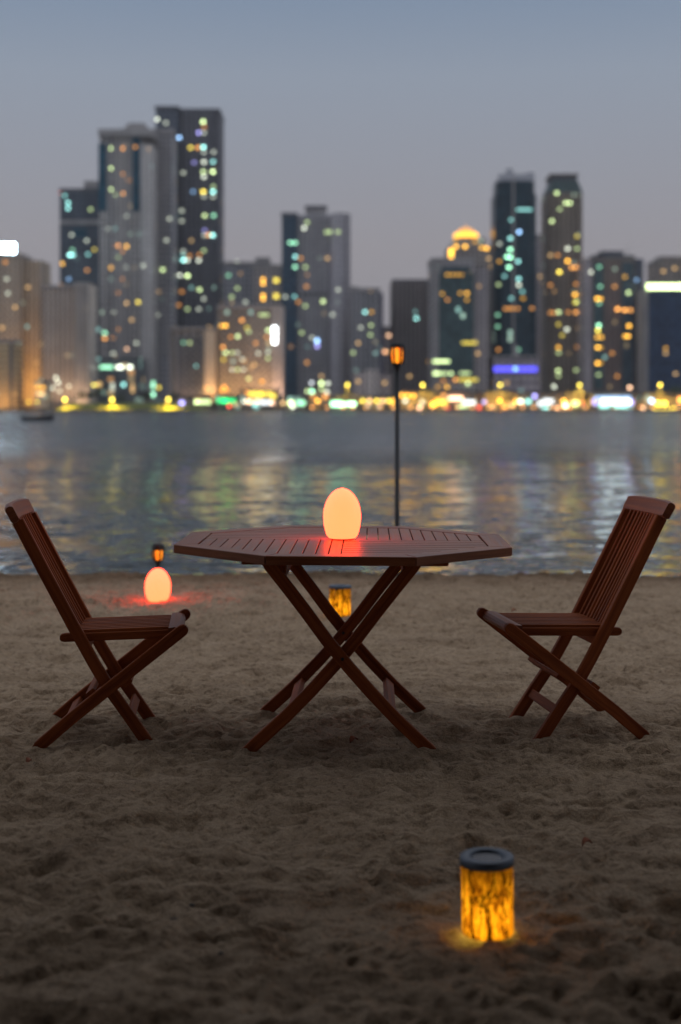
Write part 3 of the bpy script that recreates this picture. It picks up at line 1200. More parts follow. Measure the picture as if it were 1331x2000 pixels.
# beige block with fluted right wing
T = Tower("apartment_block", "mid height beige block with a pale fluted right wing, left of the tall towers", "building", 748, 83, 180, "blocks across the water")
T.block("wall", 83, 148, 561, facade((.38, .33, .29), BGD, 2.6, 3.2, .5, .5, .015, seed=5), dep=24)
T.block("pale_wing", 148, 176, 553, facade((.56, .51, .45), (.2, .18, .16), 2.2, 3.2, .5, .45, .01, seed=6), y0=-2, dep=24)
T.ribs("fluting", 149, 175, None, 556, 5, M_CONC, .7, .8, -2)
T.parapet(83, 147, 561, M_CONC, 1.2, dep=24.8)
for u, w_ in ((110, 5000), (140, 6000), (165, 12000)):
    flood(T, u, -9, 1, w_, (1, .62, .34))
T.lights("110 738 P 2 5 5; 99.6 747.6 P 2 5 5; 114.4 747.6 P 2 5 5; 103 758 P 2 5 5; 117 764 P 1 6 5; 135.6 754.5 P 1 6 5; 188 768 P 1 5 5 -3; 185 752 Y 3 4 4 -3; 191.5 752 Y 2 4 4 -3")
# dark tower left
T = Tower("glass_tower", "dark tower with stepped roof directly left of the tallest pair", "tower", 880, 117, 197)
T.block("wall", 117, 197, 374, facade((.085, .10, .125), (.03, .045, .065), 3.4, 3.5, .7, .6, .025, seed=7), dep=32)
T.block("penthouse", 160, 193, 349, M_CONC, 374, 8, 16)
T.block("sky_band", 117, 197, 430, M_CONC, 438, -.6, 1)
T.block("glass_panel", 143, 170, 446, M_TEAL, 465, -.5, .8)
T.parapet(117, 197, 374, M_DCONC, 2, dep=32.8)
T.lights("133.5 396 C 2; 133.5 407 C 2; 127 382 C 1; 137 498 C 3; 143 498 C 2; 142 488 G 1; 185 487.6 Y 1; 172.4 497 C 1; 122.4 515 A 2; 170.7 528 O 1; 135 545 B 1; 177.5 409 L 1; 141 459 P 1 6 5 -.9; 118 376 R 1 4 3; 184 591 A 1; 186 608 A 1; 183 640 W 1; 170 470 P 1")
# main pale tower
T = Tower("residential_tower", "pale grey tower with teal glass corner strips and a small roof block, second tallest", "tower", 840, 195, 298)
T.block("wall", 195, 276, 262, facade((.37, .34, .32), GRD, 2.8, 3.4, .55, .5, .03, seed=8), dep=30)
T.block("corner_pier", 276, 299, 283, facade((.44, .42, .405), (.25, .24, .24), 2.2, 3.4, .45, .4, .01, seed=9), y0=-3, dep=33)
T.block("glass_strip", 193, 208, 280, M_TEAL, 412, -.6, 4)
T.block("glass_strip", 259, 275, 268, M_TEAL, 412, -.6, 4)
T.block("top_band", 194, 300, 254, M_CONC, 267, -3.5, 34)
T.block("roof_block", 240, 285, 243, M_CONC, 254, 6, 16)
T.block("roof_plant", 245, 279, 235, M_CONC, 243, 8, 11)
T.ribs("pier", 210, 256, 700, 270, 6, M_CONC, 1.0, .8)
T.block("podium", 196, 288, 702, facade((.16, .17, .18), (.10, .13, .14), 4, 4, .8, .6, .12, seed=10), None, -30, 30)
T.lights("216 290 L 2; 241 290 O 2; 265 287.5 O 1 6 5 -.9; 218 329 L 2; 219 370 L 2; 228 381 L 1; 242.4 378 O 2; 246 422 P 1; 230 480 O 3; 246.5 481 A 3; 240 491 O 1; 230 503 L 1; 217 523 A 2; 245 522 P 1; 246 592 W 2; 270.5 590 Y 2; 230 572 O 1; 205 650.6 G 2; 205 661 O 2; 221.4 690.5 P 2; 248.5 682 K 2; 221 660 O 1; 267 670 P 1; 230 643 O 1; 241 340 O 1; 282 520 P 1 6 5 -3.3; 238 545 O 1; 222 610 P 1; 258 625 W 1; 213 447 P 1; 252 352 O 1")
T.lights("225 720 G 4 24 6 -30.4; 250 720 P 3 12 6 -30.4; 269 720 P 3 8 6 -30.4", part="podium_sign")
T.lights("257 753 C 2 6 6 -30.4; 212 753 W 1 6 10 -30.4; 236 757 P 1 6 14 -30.4; 274 760 W 1 5 16 -30.4")
# balcony wing right of it
T = Tower("residential_tower", "light grey wing with balcony stacks tucked between the two tallest towers", "tower", 862, 296, 338)
T.block("wall", 296, 337, 258, facade((.36, .35, .37), GRD, 2.6, 3.3, .55, .5, .02, seed=11), dep=26)
T.balconies(318, 333, 700, 262, M_CONC, 1.7)
T.ribs("pier", 298, 316, None, 252, 3, M_CONC, 1.1, 1.0)
T.parapet(296, 337, 258, M_CONC, 2, dep=26.8)
T.lights("304 505 P 1; 319 527.5 L 2 6 5 -1.9; 332 428 P 1 6 5 -1.9; 308 615 P 1; 326 470 P 1 6 5 -1.9; 312 570 W 1")
# tallest dark tower
T = Tower("residential_tower", "tallest dark grey tower with a column of bright windows along its right side", "tower", 900, 305, 430)
T.block("wall", 350, 430, 216, facade((.105, .11, .125), (.035, .04, .05), 3.0, 3.4, .6, .55, .025, seed=12), dep=36, ch=4)
T.block("left_wing", 305, 350, 211, facade((.10, .115, .14), (.03, .045, .065), 3.0, 3.4, .7, .6, .02, seed=13), y0=-1, dep=34)
T.block("roof_lip", 303, 351, 208, M_DCONC, 213, -1.8, 36)
T.ribs("pier", 354, 428, None, 214, 7, facade((.13, .135, .15), (.1, .1, .1), 2, 3.4, .2, .2, 0, seed=14), 1.2, 1.0)
T.parapet(352, 429, 216, M_DCONC, 1.5, .4, 35)
T.lights("350.6 269.6 B 3; 373 289 Y 2; 387 289 O 2; 398 288 C 3; 397.6 238.5 L 3; 399.6 249 O 1; 389 260 V 2; 399 260 P 1; 418 297.6 P 1; 399 298 P 1; 399 317 P 2; 417 316.6 C 4; 398 336 L 2; 416.5 336 L 3; 399 346 P 2; 417.5 365 L 1; 398 375 Y 3; 417 375 C 3; 399 384 P 1; 417 385 P 1; 400.6 421.7 L 2; 418 421.4 G 4; 400.6 450.5 V 1; 400 460 P 1; 408 459 O 2; 416 460 C 3; 359 491 P 1; 359 499 C 1; 359 508.6 C 3; 367 508.6 P 2; 371 500 O 1; 389 509 P 2; 399 490 L 1; 390 498 O 1; 352 538 P 2; 367 539 L 3; 390.5 566 L 2; 399 584 P 1; 367 604 L 1; 350 596 O 1 6 5 -1.3; 339 623.5 P 1 6 5 -1.3; 389 604 P 1; 340 318.6 P 2 6 5 -1.3; 359 338 P 1; 340 430 P 1 6 5 -1.3; 356 412 P 1; 356 432 P 1; 380 318 V 1; 325 241 P 1 6 5 -1.3; 308 234 P 2 6 5 -1.3; 378 375 B 1; 356 570 O 1; 410 640 W 1", y0=-1.3)
# podium block in front of the tallest tower
T = Tower("apartment_block", "low brown block with a pale right pier at the foot of the tallest tower", "building", 742, 333, 426, "blocks across the water")
T.block("wall", 333, 400, 644, facade((.26, .235, .22), (.05, .055, .055), 4.2, 3.4, .55, .7, .03, seed=15), dep=20)
T.block("pale_pier", 400, 421, 641, facade((.55, .44, .32), (.4, .32, .24), 3, 3.4, .3, .3, .0, seed=16), y0=-1.5, dep=20)
T.block("roof_slab", 331, 424, 640, M_CONC, 645, -2, 23)
flood(T, 411, -8, 1, 14000, (1, .58, .22))
flood(T, 365, -8, 1, 6000, (1, .6, .35))
T.ribs("dark_slot", 345, 398, 772, 660, 4, M_DCONC, 2.0, .5)
T.lights("360 669.5 G 1; 371 669.5 L 1; 382 715 C 1; 301 752 G 4 6 14 -3; 301 771 G 3 5 7 -3; 312 757 Y 2 5 5 -3; 404 757 W 1 6 5 -1.8")
# hazy blocks behind
T = Tower("apartment_block", "grey hazy block standing just right of the tallest tower", "building", 980, 428, 500, "blocks across the water")
T.block("wall", 428, 500, 517, facade((.30, .30, .32), (.10, .12, .13), 3, 3.4, .55, .5, .03, seed=17), dep=26)
T.parapet(428, 500, 517, M_CONC, 2)
T.block("roof_block", 448, 476, 509, M_CONC, 517, 6, 12)
T.lights("462 510 P 1 6 5 5; 446.6 538 G 1; 453 580 L 1; 464 563 L 1; 480 590 P 1")
T = Tower("apartment_block", "narrow beige block with four large yellow lights near its top", "building", 900, 494, 553, "blocks across the water")
T.block("wall", 494, 551, 522, facade((.36, .33, .32), BGD, 3, 3.4, .5, .5, .03, seed=18), dep=26)
T.block("lift_tower", 498, 527, 501, M_CONC, 522, 5, 14)
T.parapet(494, 551, 522, M_CONC, 1.8)
T.lights("514.4 546 A 3 5 5; 514.4 554 A 3 5 5; 540 547.7 Y 4 9 8; 514.4 577 A 3 5 5; 514.4 584 A 3 5 5; 540 578.5 Y 4 9 8; 548 521 P 1; 530 600 W 1")
T = Tower("apartment_block", "wide beige block with scattered warm windows and a white vertical sign on its right pier", "building", 745, 424, 553, "blocks across the water")
T.block("wall", 425, 531, 600, facade((.30, .255, .215), (.06, .06, .05), 3.2, 3.3, .55, .55, .07, seed=19), dep=24)
T.block("pale_pier", 531, 553, 597, facade((.46, .40, .36), (.3, .27, .25), 3, 3.4, .4, .4, .01, seed=20), y0=-1.5, dep=25)
T.parapet(425, 530, 600, M_CONC, 1.2, dep=24.8)
T.lights("537 655 X 6 8 33 -1.9", part="white_sign")
for u in (440, 480, 515):
    flood(T, u, -9, 3, 12000, (1, .55, .20))
flood(T, 542, -8, 3, 12000, (1, .62, .42))
T.lights("441 636 A 3; 433 636.5 A 2; 473 625.5 O 2; 516 615 L 1 18 4; 486 647.6 L 1; 451 658 O 1; 465 657 L 2; 436 678 O 2; 441 689 L 2; 453.6 689 L 1; 464 689 P 1; 524.4 645 L 2; 521 658 O 1; 474 701.5 P 1; 437 702 Y 1; 524 688 P 1; 524 700 L 1; 454 722 P 1; 465 722 L 1; 476 722 P 1; 486 740 L 1; 438.5 756 O 2; 433 762 A 1; 443 762 A 1; 483 640 Y 1; 500 670 O 1; 497 712 W 1; 512 745 A 1; 505 690 P 1")
# central tower
T = Tower("residential_tower", "grey tower in the middle with dark teal glass left edge and flat roof block", "tower", 850, 551, 686)
T.block("wall", 580, 642, 420, facade((.27, .265, .285), GRD, 2.8, 3.4, .6, .5, .03, seed=21), dep=32)
T.block("left_wing", 551, 580, 421, facade((.05, .09, .13), (.02, .05, .08), 2.8, 3.4, .8, .7, .03, rough=.2, seed=22), y0=-1.5, dep=30)
T.block("right_wing", 642, 685, 417, facade((.33, .315, .335), (.13, .13, .14), 2.6, 3.4, .5, .45, .01, seed=23), y0=-2.5, dep=32, ch=5)
T.block("roof_block", 597, 637, 400, M_CONC, 420, 8, 14)
T.block("roof_cap", 595, 639, 398, M_DCONC, 402, 7, 16)
T.ribs("pier", 583, 641, None, 424, 6, M_CONC, 1.0, 1.0)
T.parapet(551, 580, 421, M_DCONC, 1.6, -1.9, 30.8)
T.block("sky_floor", 580, 642, 571, M_DCONC, 578, -.8, 1)
T.lights("600.5 435 L 1; 594.6 446 P 2; 567.6 474.8 G 2 6 5 -1.9; 577 474.8 G 2 6 5 -1.9; 577 502 C 2 6 5 -1.9; 588 505 O 1; 577 522 G 2 6 5 -1.9; 597 522 L 1; 576 579.5 C 1 6 5 -1.9; 558 580 P 1 6 5 -1.9; 599 560 O 1; 631.6 589 L 2; 597 598 L 1; 583 590 O 1; 638 454 L 1; 645 454 L 1 6 5 -2.9; 661 454 L 1 6 5 -2.9; 661 567 P 1 6 5 -2.9; 640 505 W 1; 600 708 O 1; 610 660 P 1; 628 735 W 1; 590 650 L 1; 650 615 P 1 6 5 -2.9", y0=-1.3)
T.lights("620 666 B 3 6 7; 620 676 V 2 6 6", y0=-1.3, part="blue_sign")
T = Tower("apartment_block", "grey block with rounded shoulder right of the central grey tower", "building", 800, 684, 749, "blocks across the water")
T.block("wall", 686, 742, 566, facade((.20, .20, .21), (.06, .07, .08), 2.8, 3.3, .55, .5, .03, seed=24), dep=26)
T.block("stair_core", 684, 700, 556, M_CONC, None, 10, 12)
T.block("violet_edge", 742, 749, 571, facade((.13, .12, .17), (.05, .05, .09), 2.4, 3.3, .7, .6, .0, seed=25), y0=1.5, dep=22)
T.parapet(687, 742, 566, M_CONC, 1.2)
T.lights("713.5 609.6 C 2; 726 609.6 A 1; 725 635.5 L 1; 724 654 L 1; 690 689 L 1; 705 640 P 1; 700 670 W 1")
T = Tower("apartment_block", "slim pale block seen in the gap just left of the tall torch", "building", 830, 747, 768, "blocks across the water")
T.block("wall", 748, 768, 640, facade((.46, .42, .42), (.2, .19, .2), 2.4, 3.3, .5, .5, .02, seed=26), dep=20)
T.parapet(748, 768, 640, M_CONC, .9, dep=20.8)
T.lights("759.5 655.5 K 2; 751 687 K 2; 756 687 W 1")
T = Tower("apartment_block", "row of pale low houses behind the promenade left of the tall torch", "building", 735, 690, 766, "blocks across the water")
T.block("wall", 690, 716, 728, facade((.44, .38, .36), BGD, 3, 3.3, .5, .5, .03, seed=27), dep=14)
T.block("middle_house", 716, 742, 722, facade((.5, .44, .41), BGD, 2.8, 3.3, .4, .5, .02, seed=28), y0=-1.5, dep=14)
T.block("end_house", 742, 766, 733, facade((.36, .30, .28), BGD, 3, 3.3, .5, .5, .04, seed=29), y0=1, dep=14)
T.lights("700 745 W 1; 752 748 W 1 6 5 .7")
T = Tower("office_tower", "plain dark brown flat topped tower behind the tall torch", "tower", 820, 764, 842)
T.block("wall", 765, 841, 549, facade((.155, .135, .13), (.06, .055, .055), 2.4, 3.2, .5, .55, .008, seed=30), dep=30, ch=3)
T.ribs("pier", 768, 838, None, 552, 8, facade((.17, .15, .145), (.1, .1, .1), 2, 3.2, .1, .1, 0, seed=31), .9, .8)
T.parapet(768, 838, 549, M_DCONC, 1.2, .8, 28)
T.lights("813.4 622 C 2; 785 700 O 1; 800 735 W 1; 838 706 A 1", y0=-1.0)
# teal fronted tower
T = Tower("office_tower", "stone framed tower with a teal glass front below the lit dome", "tower", 770, 843, 957)
T.block("wall", 843, 927, 509, facade((.30, .28, .28), GRD, 3, 3.4, .5, .5, .02, seed=32), dep=30)
T.block("side_wing", 927, 955, 520, facade((.36, .32, .32), GRD, 2.6, 3.4, .5, .5, .03, seed=33), y0=5, dep=30)
T.block("glass_front", 857, 925, 532, facade((.05, .085, .09), (.045, .085, .09), 2.6, 3.4, .8, .75, .015, rough=.2, seed=34), 738, -1, 1.4)
T.block("arch_band", 862, 920, 520, facade((.08, .10, .11), (.05, .09, .1), 2.6, 3.4, .8, .7, .0, seed=35), 531, -.8, 1)
T.ribs("pier", 845, 858, None, 512, 2, M_CONC, 1.2, 1.2)
T.parapet(843, 927, 509, M_CONC, 1.5, dep=30.8)
T.lights("874 537 A 1 8 4; 884 537 A 1 7 4; 894 537 A 1 7 4; 902 537 A 1 5 4; 912 573 A 2; 899 573 A 1; 864 574 A 1; 874 586 O 1; 912 586 A 1; 917 670 Y 1 30 5; 862 706 L 2 32 5; 852 729.5 L 2 12 6; 866 729.5 L 1 16 6; 881 729.5 L 2 6 5; 908 729 L 1 20 5; 866 744 O 1; 890 741.7 O 2; 915 741.7 Y 1 36 5; 914 749 L 2 6 5; 855 755.8 A 1; 873 755.8 A 2; 935 690 W 1 6 5 4", y0=-1.4)
# domed building
T = Tower("domed_tower", "tower behind crowned with an amber dome given its own floodlight glow and arched lights", "tower", 860, 876, 966)
T.block("wall", 877, 965, 480, facade((.33, .30, .28), BGD, 3, 3.4, .5, .5, .03, seed=36), dep=34)
T.block("upper_storey", 890, 950, 462, facade((.40, .34, .27), (.15, .11, .06), 3, 4, .5, .6, .1, seed=37), 480, 5, 24)
m = MB()
rr = (934 - 896) / 2 * T.D / F
m.lathe([(rr * 1.18, 0), (rr * 1.18, 1.2), (rr * 1.05, 1.3), (rr * 1.0, 3.2)] + [(rr * 1.0 * math.cos(a * math.pi / 20), 3.2 + rr * .75 * math.sin(a * math.pi / 20)) for a in range(1, 10)] + [(.3, 3.2 + rr * .78), (.15, 3.2 + rr * 1.1)], 28)
o = m.build("dome", emit("dome_own_glow", (1, .45, .10), .9), T.t)  # amber floodlighting on the dome is put in as its own emission
o.location = (T.x(915), 16, T.z(462))
m = MB()
m.lathe([(rr * 1.22, 0), (rr * 1.3, .6), (rr * 1.3, 2.4), (rr * 1.22, 2.9)], 28)
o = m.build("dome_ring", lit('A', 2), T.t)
o.location = (T.x(915), 16, T.z(459))
T.lights("891 482 A 3; 909 481.6 A 3; 941 484 A 2; 951 485 A 3; 881.5 492 A 3 8 12; 881.5 504 A 3 8 8; 891 467 A 1 6 5 4.6; 930 470 A 1 6 5 4.6; 960 520 W 1; 955 505 W 1")
# blue glass tower with crown
T = Tower("glass_tower", "slim blue glass tower with a pale crown and a violet light band on its podium", "tower", 790, 958, 1052)
GB = facade((.022, .045, .06), (.010, .035, .05), 2.6, 3.5, .82, .75, .012, rough=.18, seed=38)
T.block("wall", 968, 1050, 378, GB, 698, 0, 28, 4)
T.block("setback", 972, 1047, 352, GB, 378, 1.5, 25, 4)
m = MB()
for u0, u1, va in ((975, 990, 338), (990, 1004, 328), (1005, 1030, 338), (1030, 1046, 335)):
    m.box(T.x(u0) + .02, T.x(u1), 3, 5, T.z(352), T.z(va))
    m.box(T.x(u0) + .02, T.x(u1), 21, 23, T.z(352), T.z(va) - .8)
m.build("crown", plain("crown_steel", (.40, .41, .44), .5, .3), T.t)
m = MB(); m.tube([(T.x(998), 8, T.z(352)), (T.x(998), 8, T.z(320))], [.5, .15], 8); m.build("mast", M_CONC, T.t)
T.ribs("centre_fin", 998, 1008, 698, 345, 1, M_CONC, 1.2, 1.0)
T.block("podium", 960, 1046, 700, facade((.33, .29, .30), (.10, .09, .12), 4, 4.5, .6, .5, .06, seed=39), None, -16, 44)
T.block("podium_roof", 956, 1046, 697, M_CONC, 701, -17, 46)
m = MB()
m.add([(T.x(996), -17, T.z(697)), (T.x(1008), -17, T.z(697)), (T.x(1008), -12, T.z(697)), (T.x(996), -12, T.z(697)), (T.x(1002), -14.5, T.z(672))], [(0, 3, 2, 1), (0, 1, 4), (1, 2, 4), (2, 3, 4), (3, 0, 4)])
m.build("podium_spire", M_CONC, T.t)
T.lights("1000 722.5 U 4 82 9 -16.4", part="violet_band")
T.lights("1000 722 C 4 6 6 -16.7", part="band_emblem")
T.lights("1024 410 C 1 30 4; 1014 453.6 B 3; 996.6 466 C 2; 975.5 476.6 P 1; 996.6 488 G 3; 990 502 G 3; 997 503 G 3; 1012 511 C 2; 994 522.6 G 3; 975.5 511 A 1; 1013 545 C 2; 1013 557 P 2; 973.5 556 L 1; 1021.5 583 A 1; 998.5 583 C 1; 987 603 O 1; 994 603 O 1; 1001 603 O 1; 1011 603 O 1; 1039 602.5 O 1; 972 615.5 G 1; 972 638 G 1; 973.5 683 O 1; 1012 683 G 1; 998 430 C 1; 1020 570 C 1; 985 540 C 1", y0=-1.2)
# thin pale block in the gap
T = Tower("apartment_block", "thin pale block in the gap between the blue tower and the brown tower", "building", 860, 1050, 1070, "blocks across the water")
T.block("wall", 1050, 1070, 462, facade((.40, .365, .375), (.2, .19, .2), 2.4, 3.4, .5, .5, .02, seed=40), dep=24)
T.parapet(1050, 1070, 462, M_CONC, 1.2, dep=24.8)
T.block("lower_wing", 1046, 1066, 660, facade((.42, .37, .38), (.2, .18, .2), 2.4, 3.4, .5, .5, .05, seed=41), None, -12, 11)
T.lights("1056 540 W 1; 1062 610 W 1")
# brown tower
T = Tower("residential_tower", "brown tower with chamfered dark top and warm windows right of the blue tower", "tower", 805, 1067, 1142)
T.block("wall", 1069, 1140, 376, facade((.215, .18, .145), (.07, .065, .055), 2.8, 3.3, .6, .5, .05, seed=42), dep=28, ch=3)
m = MB()
xa, xb = T.x(1070), T.x(1139)
xc, xd = T.x(1080), T.x(1131)
za, zb = T.z(376), T.z(350)
m.add([(xa, .6, za), (xb, .6, za), (xb, 27, za), (xa, 27, za), (xc, 4, zb), (xd, 4, zb), (xd, 24, zb), (xc, 24, zb)], [(0, 3, 2, 1), (4, 5, 6, 7), (0, 1, 5, 4), (1, 2, 6, 5), (2, 3, 7, 6), (3, 0, 4, 7)])
m.build("mansard", facade((.06, .085, .085), (.03, .06, .06), 2.8, 3.3, .7, .6, .0, seed=43), T.t)
T.block("roof_block", 1080, 1130, 340, M_DCONC, 350, 4.5, 19)
T.block("roof_lip", 1077, 1133, 337, plain("roof_bronze", (.17, .145, .12), .8), 341, 3.5, 21)
T.ribs("pier", 1072, 1138, None, 378, 7, facade((.24, .20, .165), (.1, .1, .1), 2, 3.3, .1, .1, 0, seed=44), .8, .7)
T.lights("1087.6 377.5 L 2; 1105 397 L 2; 1113 397 L 2; 1078 432.4 L 2; 1093 409 L 1; 1108.7 486 P 2; 1127 486 L 1; 1108.7 510 A 3; 1116 522.6 O 2; 1124 522.6 O 2; 1134 522.6 O 3; 1092.5 531.5 Y 3; 1089 499 O 1; 1125 555 O 1; 1123 575.6 A 3; 1127 590 L 2; 1123 591 Y 1; 1075 557 O 1; 1075 611 O 1; 1091 610 L 2; 1125 610 O 2; 1082 611 O 1; 1090.6 634 Y 1; 1107 643.6 P 2; 1090.6 679 A 2; 1091 689 L 1; 1128 678 O 1; 1125 723 L 1; 1090 724 L 2; 1090.6 734 L 1; 1082 755 P 2; 1127 462 Y 1; 1075 499 W 1; 1130 640 W 1; 1110 610 O 1; 1098 655 Y 1", y0=-1.0)
# brown broad tower
T = Tower("residential_tower", "broad brown tower with a pale left fin and glass bays right of the brown pair", "tower", 775, 1143, 1263)
T.block("wall", 1158, 1240, 503, facade((.20, .155, .14), (.07, .06, .055), 2.8, 3.3, .55, .5, .04, seed=45), dep=28)
T.block("pale_fin", 1144, 1158, 503, facade((.42, .38, .39), (.24, .22, .23), 2.4, 3.3, .5, .5, .01, seed=46), None, 2, 24)
T.block("glass_bay", 1160, 1178, 512, facade((.07, .11, .12), (.05, .10, .11), 2.4, 3.3, .8, .7, .05, rough=.2, seed=47), 760, -1, 2)
T.block("glass_bay", 1215, 1237, 512, facade((.075, .10, .12), (.05, .085, .11), 2.4, 3.3, .8, .7, .03, rough=.2, seed=48), 760, -1, 2)
T.block("dark_wing", 1240, 1262, 503, facade((.10, .105, .14), (.04, .05, .08), 2.6, 3.3, .6, .5, .02, seed=49), None, 6, 24)
T.block("roof_block", 1178, 1222, 488, M_DCONC, 503, 5, 16)
T.block("stair_head", 1224, 1236, 496, M_CONC, 503, 8, 8)
T.parapet(1158, 1239, 503, M_DCONC, 1.2, dep=28.8)
m = MB(); m.tube([(T.x(1234), 10, T.z(503)), (T.x(1234), 10, T.z(470))], [.3, .1], 6); m.build("mast", M_CONC, T.t)
T.lights("1156.7 531 P 2 6 5 1.6; 1170 522 G 1; 1166 584 A 3; 1173 584 A 2; 1170 593 G 1; 1220 541 A 1; 1227 572 L 2; 1206 604 O 3; 1220 606 O 3; 1231 606 O 2; 1169 636 G 3; 1167.4 645.5 Y 3; 1166 659 A 2; 1174 659 A 2; 1228 637 A 3; 1220 657 A 2; 1226 657 A 3; 1167 679 A 3; 1173 679 A 1; 1166.6 709.6 A 3; 1173 709 A 1; 1168.5 732 L 1; 1229.6 757 K 3; 1200 560 O 1; 1195 690 O 1; 1248 545 B 1 6 5 5.7; 1205 735 O 1; 1172 560 G 1", y0=-1.4)
# right edge
T = Tower("apartment_tower", "brown tower rising behind the lit sign at the right edge", "tower", 840, 1282, 1365)
T.block("wall", 1283, 1365, 510, facade((.25, .215, .19), BGD, 2.8, 3.3, .5, .5, .02, seed=50), dep=26)
T.block("roof_block", 1292, 1365, 499, facade((.27, .235, .21), BGD, 2.8, 3.3, .5, .5, 0, seed=51), 510, 4, 18)
T.parapet(1283, 1291, 510, M_CONC, 1.2)
T.lights("1296 530 W 1; 1318 524 W 1")
T = Tower("office_block", "dark blue office block at right edge with long pale green roof sign", "building", 745, 1266, 1365, "blocks across the water")
T.block("wall", 1268, 1365, 568, facade((.035, .055, .10), (.02, .045, .09), 2.8, 3.4, .8, .7, .008, rough=.2, seed=52), dep=24)
T.block("pale_edge", 1262, 1268, 560, M_CONC, None, 1, 22)
T.lights("1315 560 L 3 104 11 -.5", part="roof_sign")
T.lights("1300.6 680 A 1; 1300.6 690 W 1; 1320 730 W 1")

# ------------------------------------------------------------------ low waterfront pavilions with lit signs
def pavilion(u0, u1, v, label, D, wall, signs, wins=""):
    T = Tower("shop_pavilion", label, "shop", D, u0, u1, "lit pavilions on the far promenade")
    T.block("wall", u0, u1, v, facade(wall, (.10, .08, .06), 3.6, 4.2, .7, .6, .25, seed=int(u0) % 90), None, 0, 10)
    T.block("roof", u0 - 2, u1 + 2, v - 2, M_DCONC, v + .6, -1.6, 13)
    T.ribs("column", u0, u1, None, v + 1, max(2, int((u1 - u0) / 14)), M_CONC, .5, 1.2)
    T.lights(signs, y0=-1.5, part="lit_sign")
    if wins: T.lights(wins, y0=-.3, part="lit_window")


WL = (.42, .33, .24)
pavilion(343, 418, 776, "low pavilion with a pale yellow lit sign right of the grass bank", 712, WL, "356 787 V 3 8 6; 385 785 L 3 6 6; 400 785 L 4 24 7")
pavilion(422, 468, 774, "low pavilion under a green lit sign", 708, WL, "430 782 E 4 10 8; 440 782.6 E 3 8 7; 452 782.6 E 4 18 7", "447.5 793 R 3 6 5; 460 790 W 2 6 5")
pavilion(471, 545, 762, "pavilion with a bright yellow sign above white shop windows", 710, WL, "499 770 Y 4 24 9; 514 770 Y 4 10 9; 527 770 Y 4 9 9; 535 774 Y 2 7 8", "483 767 O 2; 478 784 P 3; 488 784 K 3 10 7; 497 790 C 4 10 6; 503 783 K 3 8 6; 520 786 X 4 24 8; 533 787 K 2 6 6; 466 791 O 2 6 4")
pavilion(549, 600, 775, "pavilion with a greenish white lit front beside the amber lamp", 711, WL, "553.5 787.7 W 2; 569 787 L 3 8 8; 588 787 G 4 16 9", "573 794 P 3 8 5")
pavilion(600, 645, 756, "two storey waterfront cafe with clusters of round pale lamps", 714, WL, "609 748 X 2 5 5; 628 748.6 L 3 6 6; 641 749 P 2 6 5; 601 764 L 2 5 5; 610 764.7 G 3 6 6; 639 765.5 P 2 6 5; 629 760 L 2 6 4", "636 775 O 2 8 8; 612 775 O 1 8 8")
pavilion(648, 700, 776, "low pavilion with two greenish white lit windows under the tall street lamp", 709, WL, "658 789 G 5 22 10; 672 790 G 3 6 6; 686 789 G 3 18 7")
pavilion(702, 772, 775, "low pavilion with a row of five round amber lights", 712, WL, "708.5 783 Y 3 5.5 5.5; 722 783 W 3 5.5 5.5; 736 783 Y 3 5.5 5.5; 748 783 W 3 5.5 5.5; 760 783 Y 3 5.5 5.5; 770 785 A 2 7 12", "720 792 P 1; 741 794 P 1")
pavilion(776, 834, 763, "pavilion with three amber lamps right of the tall torch", 714, WL, "785 772 A 3 6 6; 796 773 A 3 6 6; 807 773.6 A 3 6 6", "792 783 P 2 6 6; 826 785 P 2 6 8; 820 796 K 3 6 6")
pavilion(838, 934, 766, "wide pavilion with peach lit canopy and bright white shopfront", 708, WL, "847 790 A 3 10 8; 864 786 Y 4 18 9; 883 778 K 3 14 7; 897 778 K 3 14 7; 916 786 X 4 24 8", "866 772 O 2 8 5; 905 794 L 2 20 4; 854 782 A 2 8 8; 936 796 R 2 7 6; 876 797 R 2 8 3")
pavilion(940, 1048, 768, "long pavilion with cyan white lit stalls below the violet podium band", 710, WL, "946 785 V 2 6 6; 1000 792 W 2 8 6; 1016 784 P 3 7 7; 1031 784 C 4 10 8; 1044 774 V 3 6 6", "1008 784 A 3 6 7; 963 795 K 2 6 5; 985 795 O 2 8 4")
pavilion(1050, 1142, 767, "pavilion with a bright white shopfront left of the widest lit front", 708, WL, "1054 788 X 4 8 9; 1070 784 X 4 20 9; 1104 792 P 3 7 7; 1123 788 L 4 13 10", "1088.6 797 K 3 6 5; 1136 788 R 2 5 6; 1066 796 C 2 16 4")
pavilion(1148, 1244, 768, "widest pavilion with a dazzling white and blue lit front", 709, WL, "1196 776.5 B 4 70 4; 1162 785 V 4 10 12; 1202 784 X 5 56 9; 1180 793 C 4 20 7; 1212 793 C 4 26 7; 1232 786 V 4 9 10", "")
pavilion(1252, 1345, 770, "pavilion with yellow lit windows at the right edge of the promenade", 711, WL, "1272 783 B 3 7 8; 1285 788 Y 3 8 8; 1297 788 Y 3 8 8", "1281 799 Y 2 8 5; 1293 799 Y 2 8 5; 1305 799 Y 2 8 5; 1315 798 Y 2 8 5; 1258 797 K 3 6 6; 1329 781 O 3 8 10")

# ------------------------------------------------------------------ street lamps
M_POLE = plain("lamp_pole", (.09, .08, .07), .5, .6)


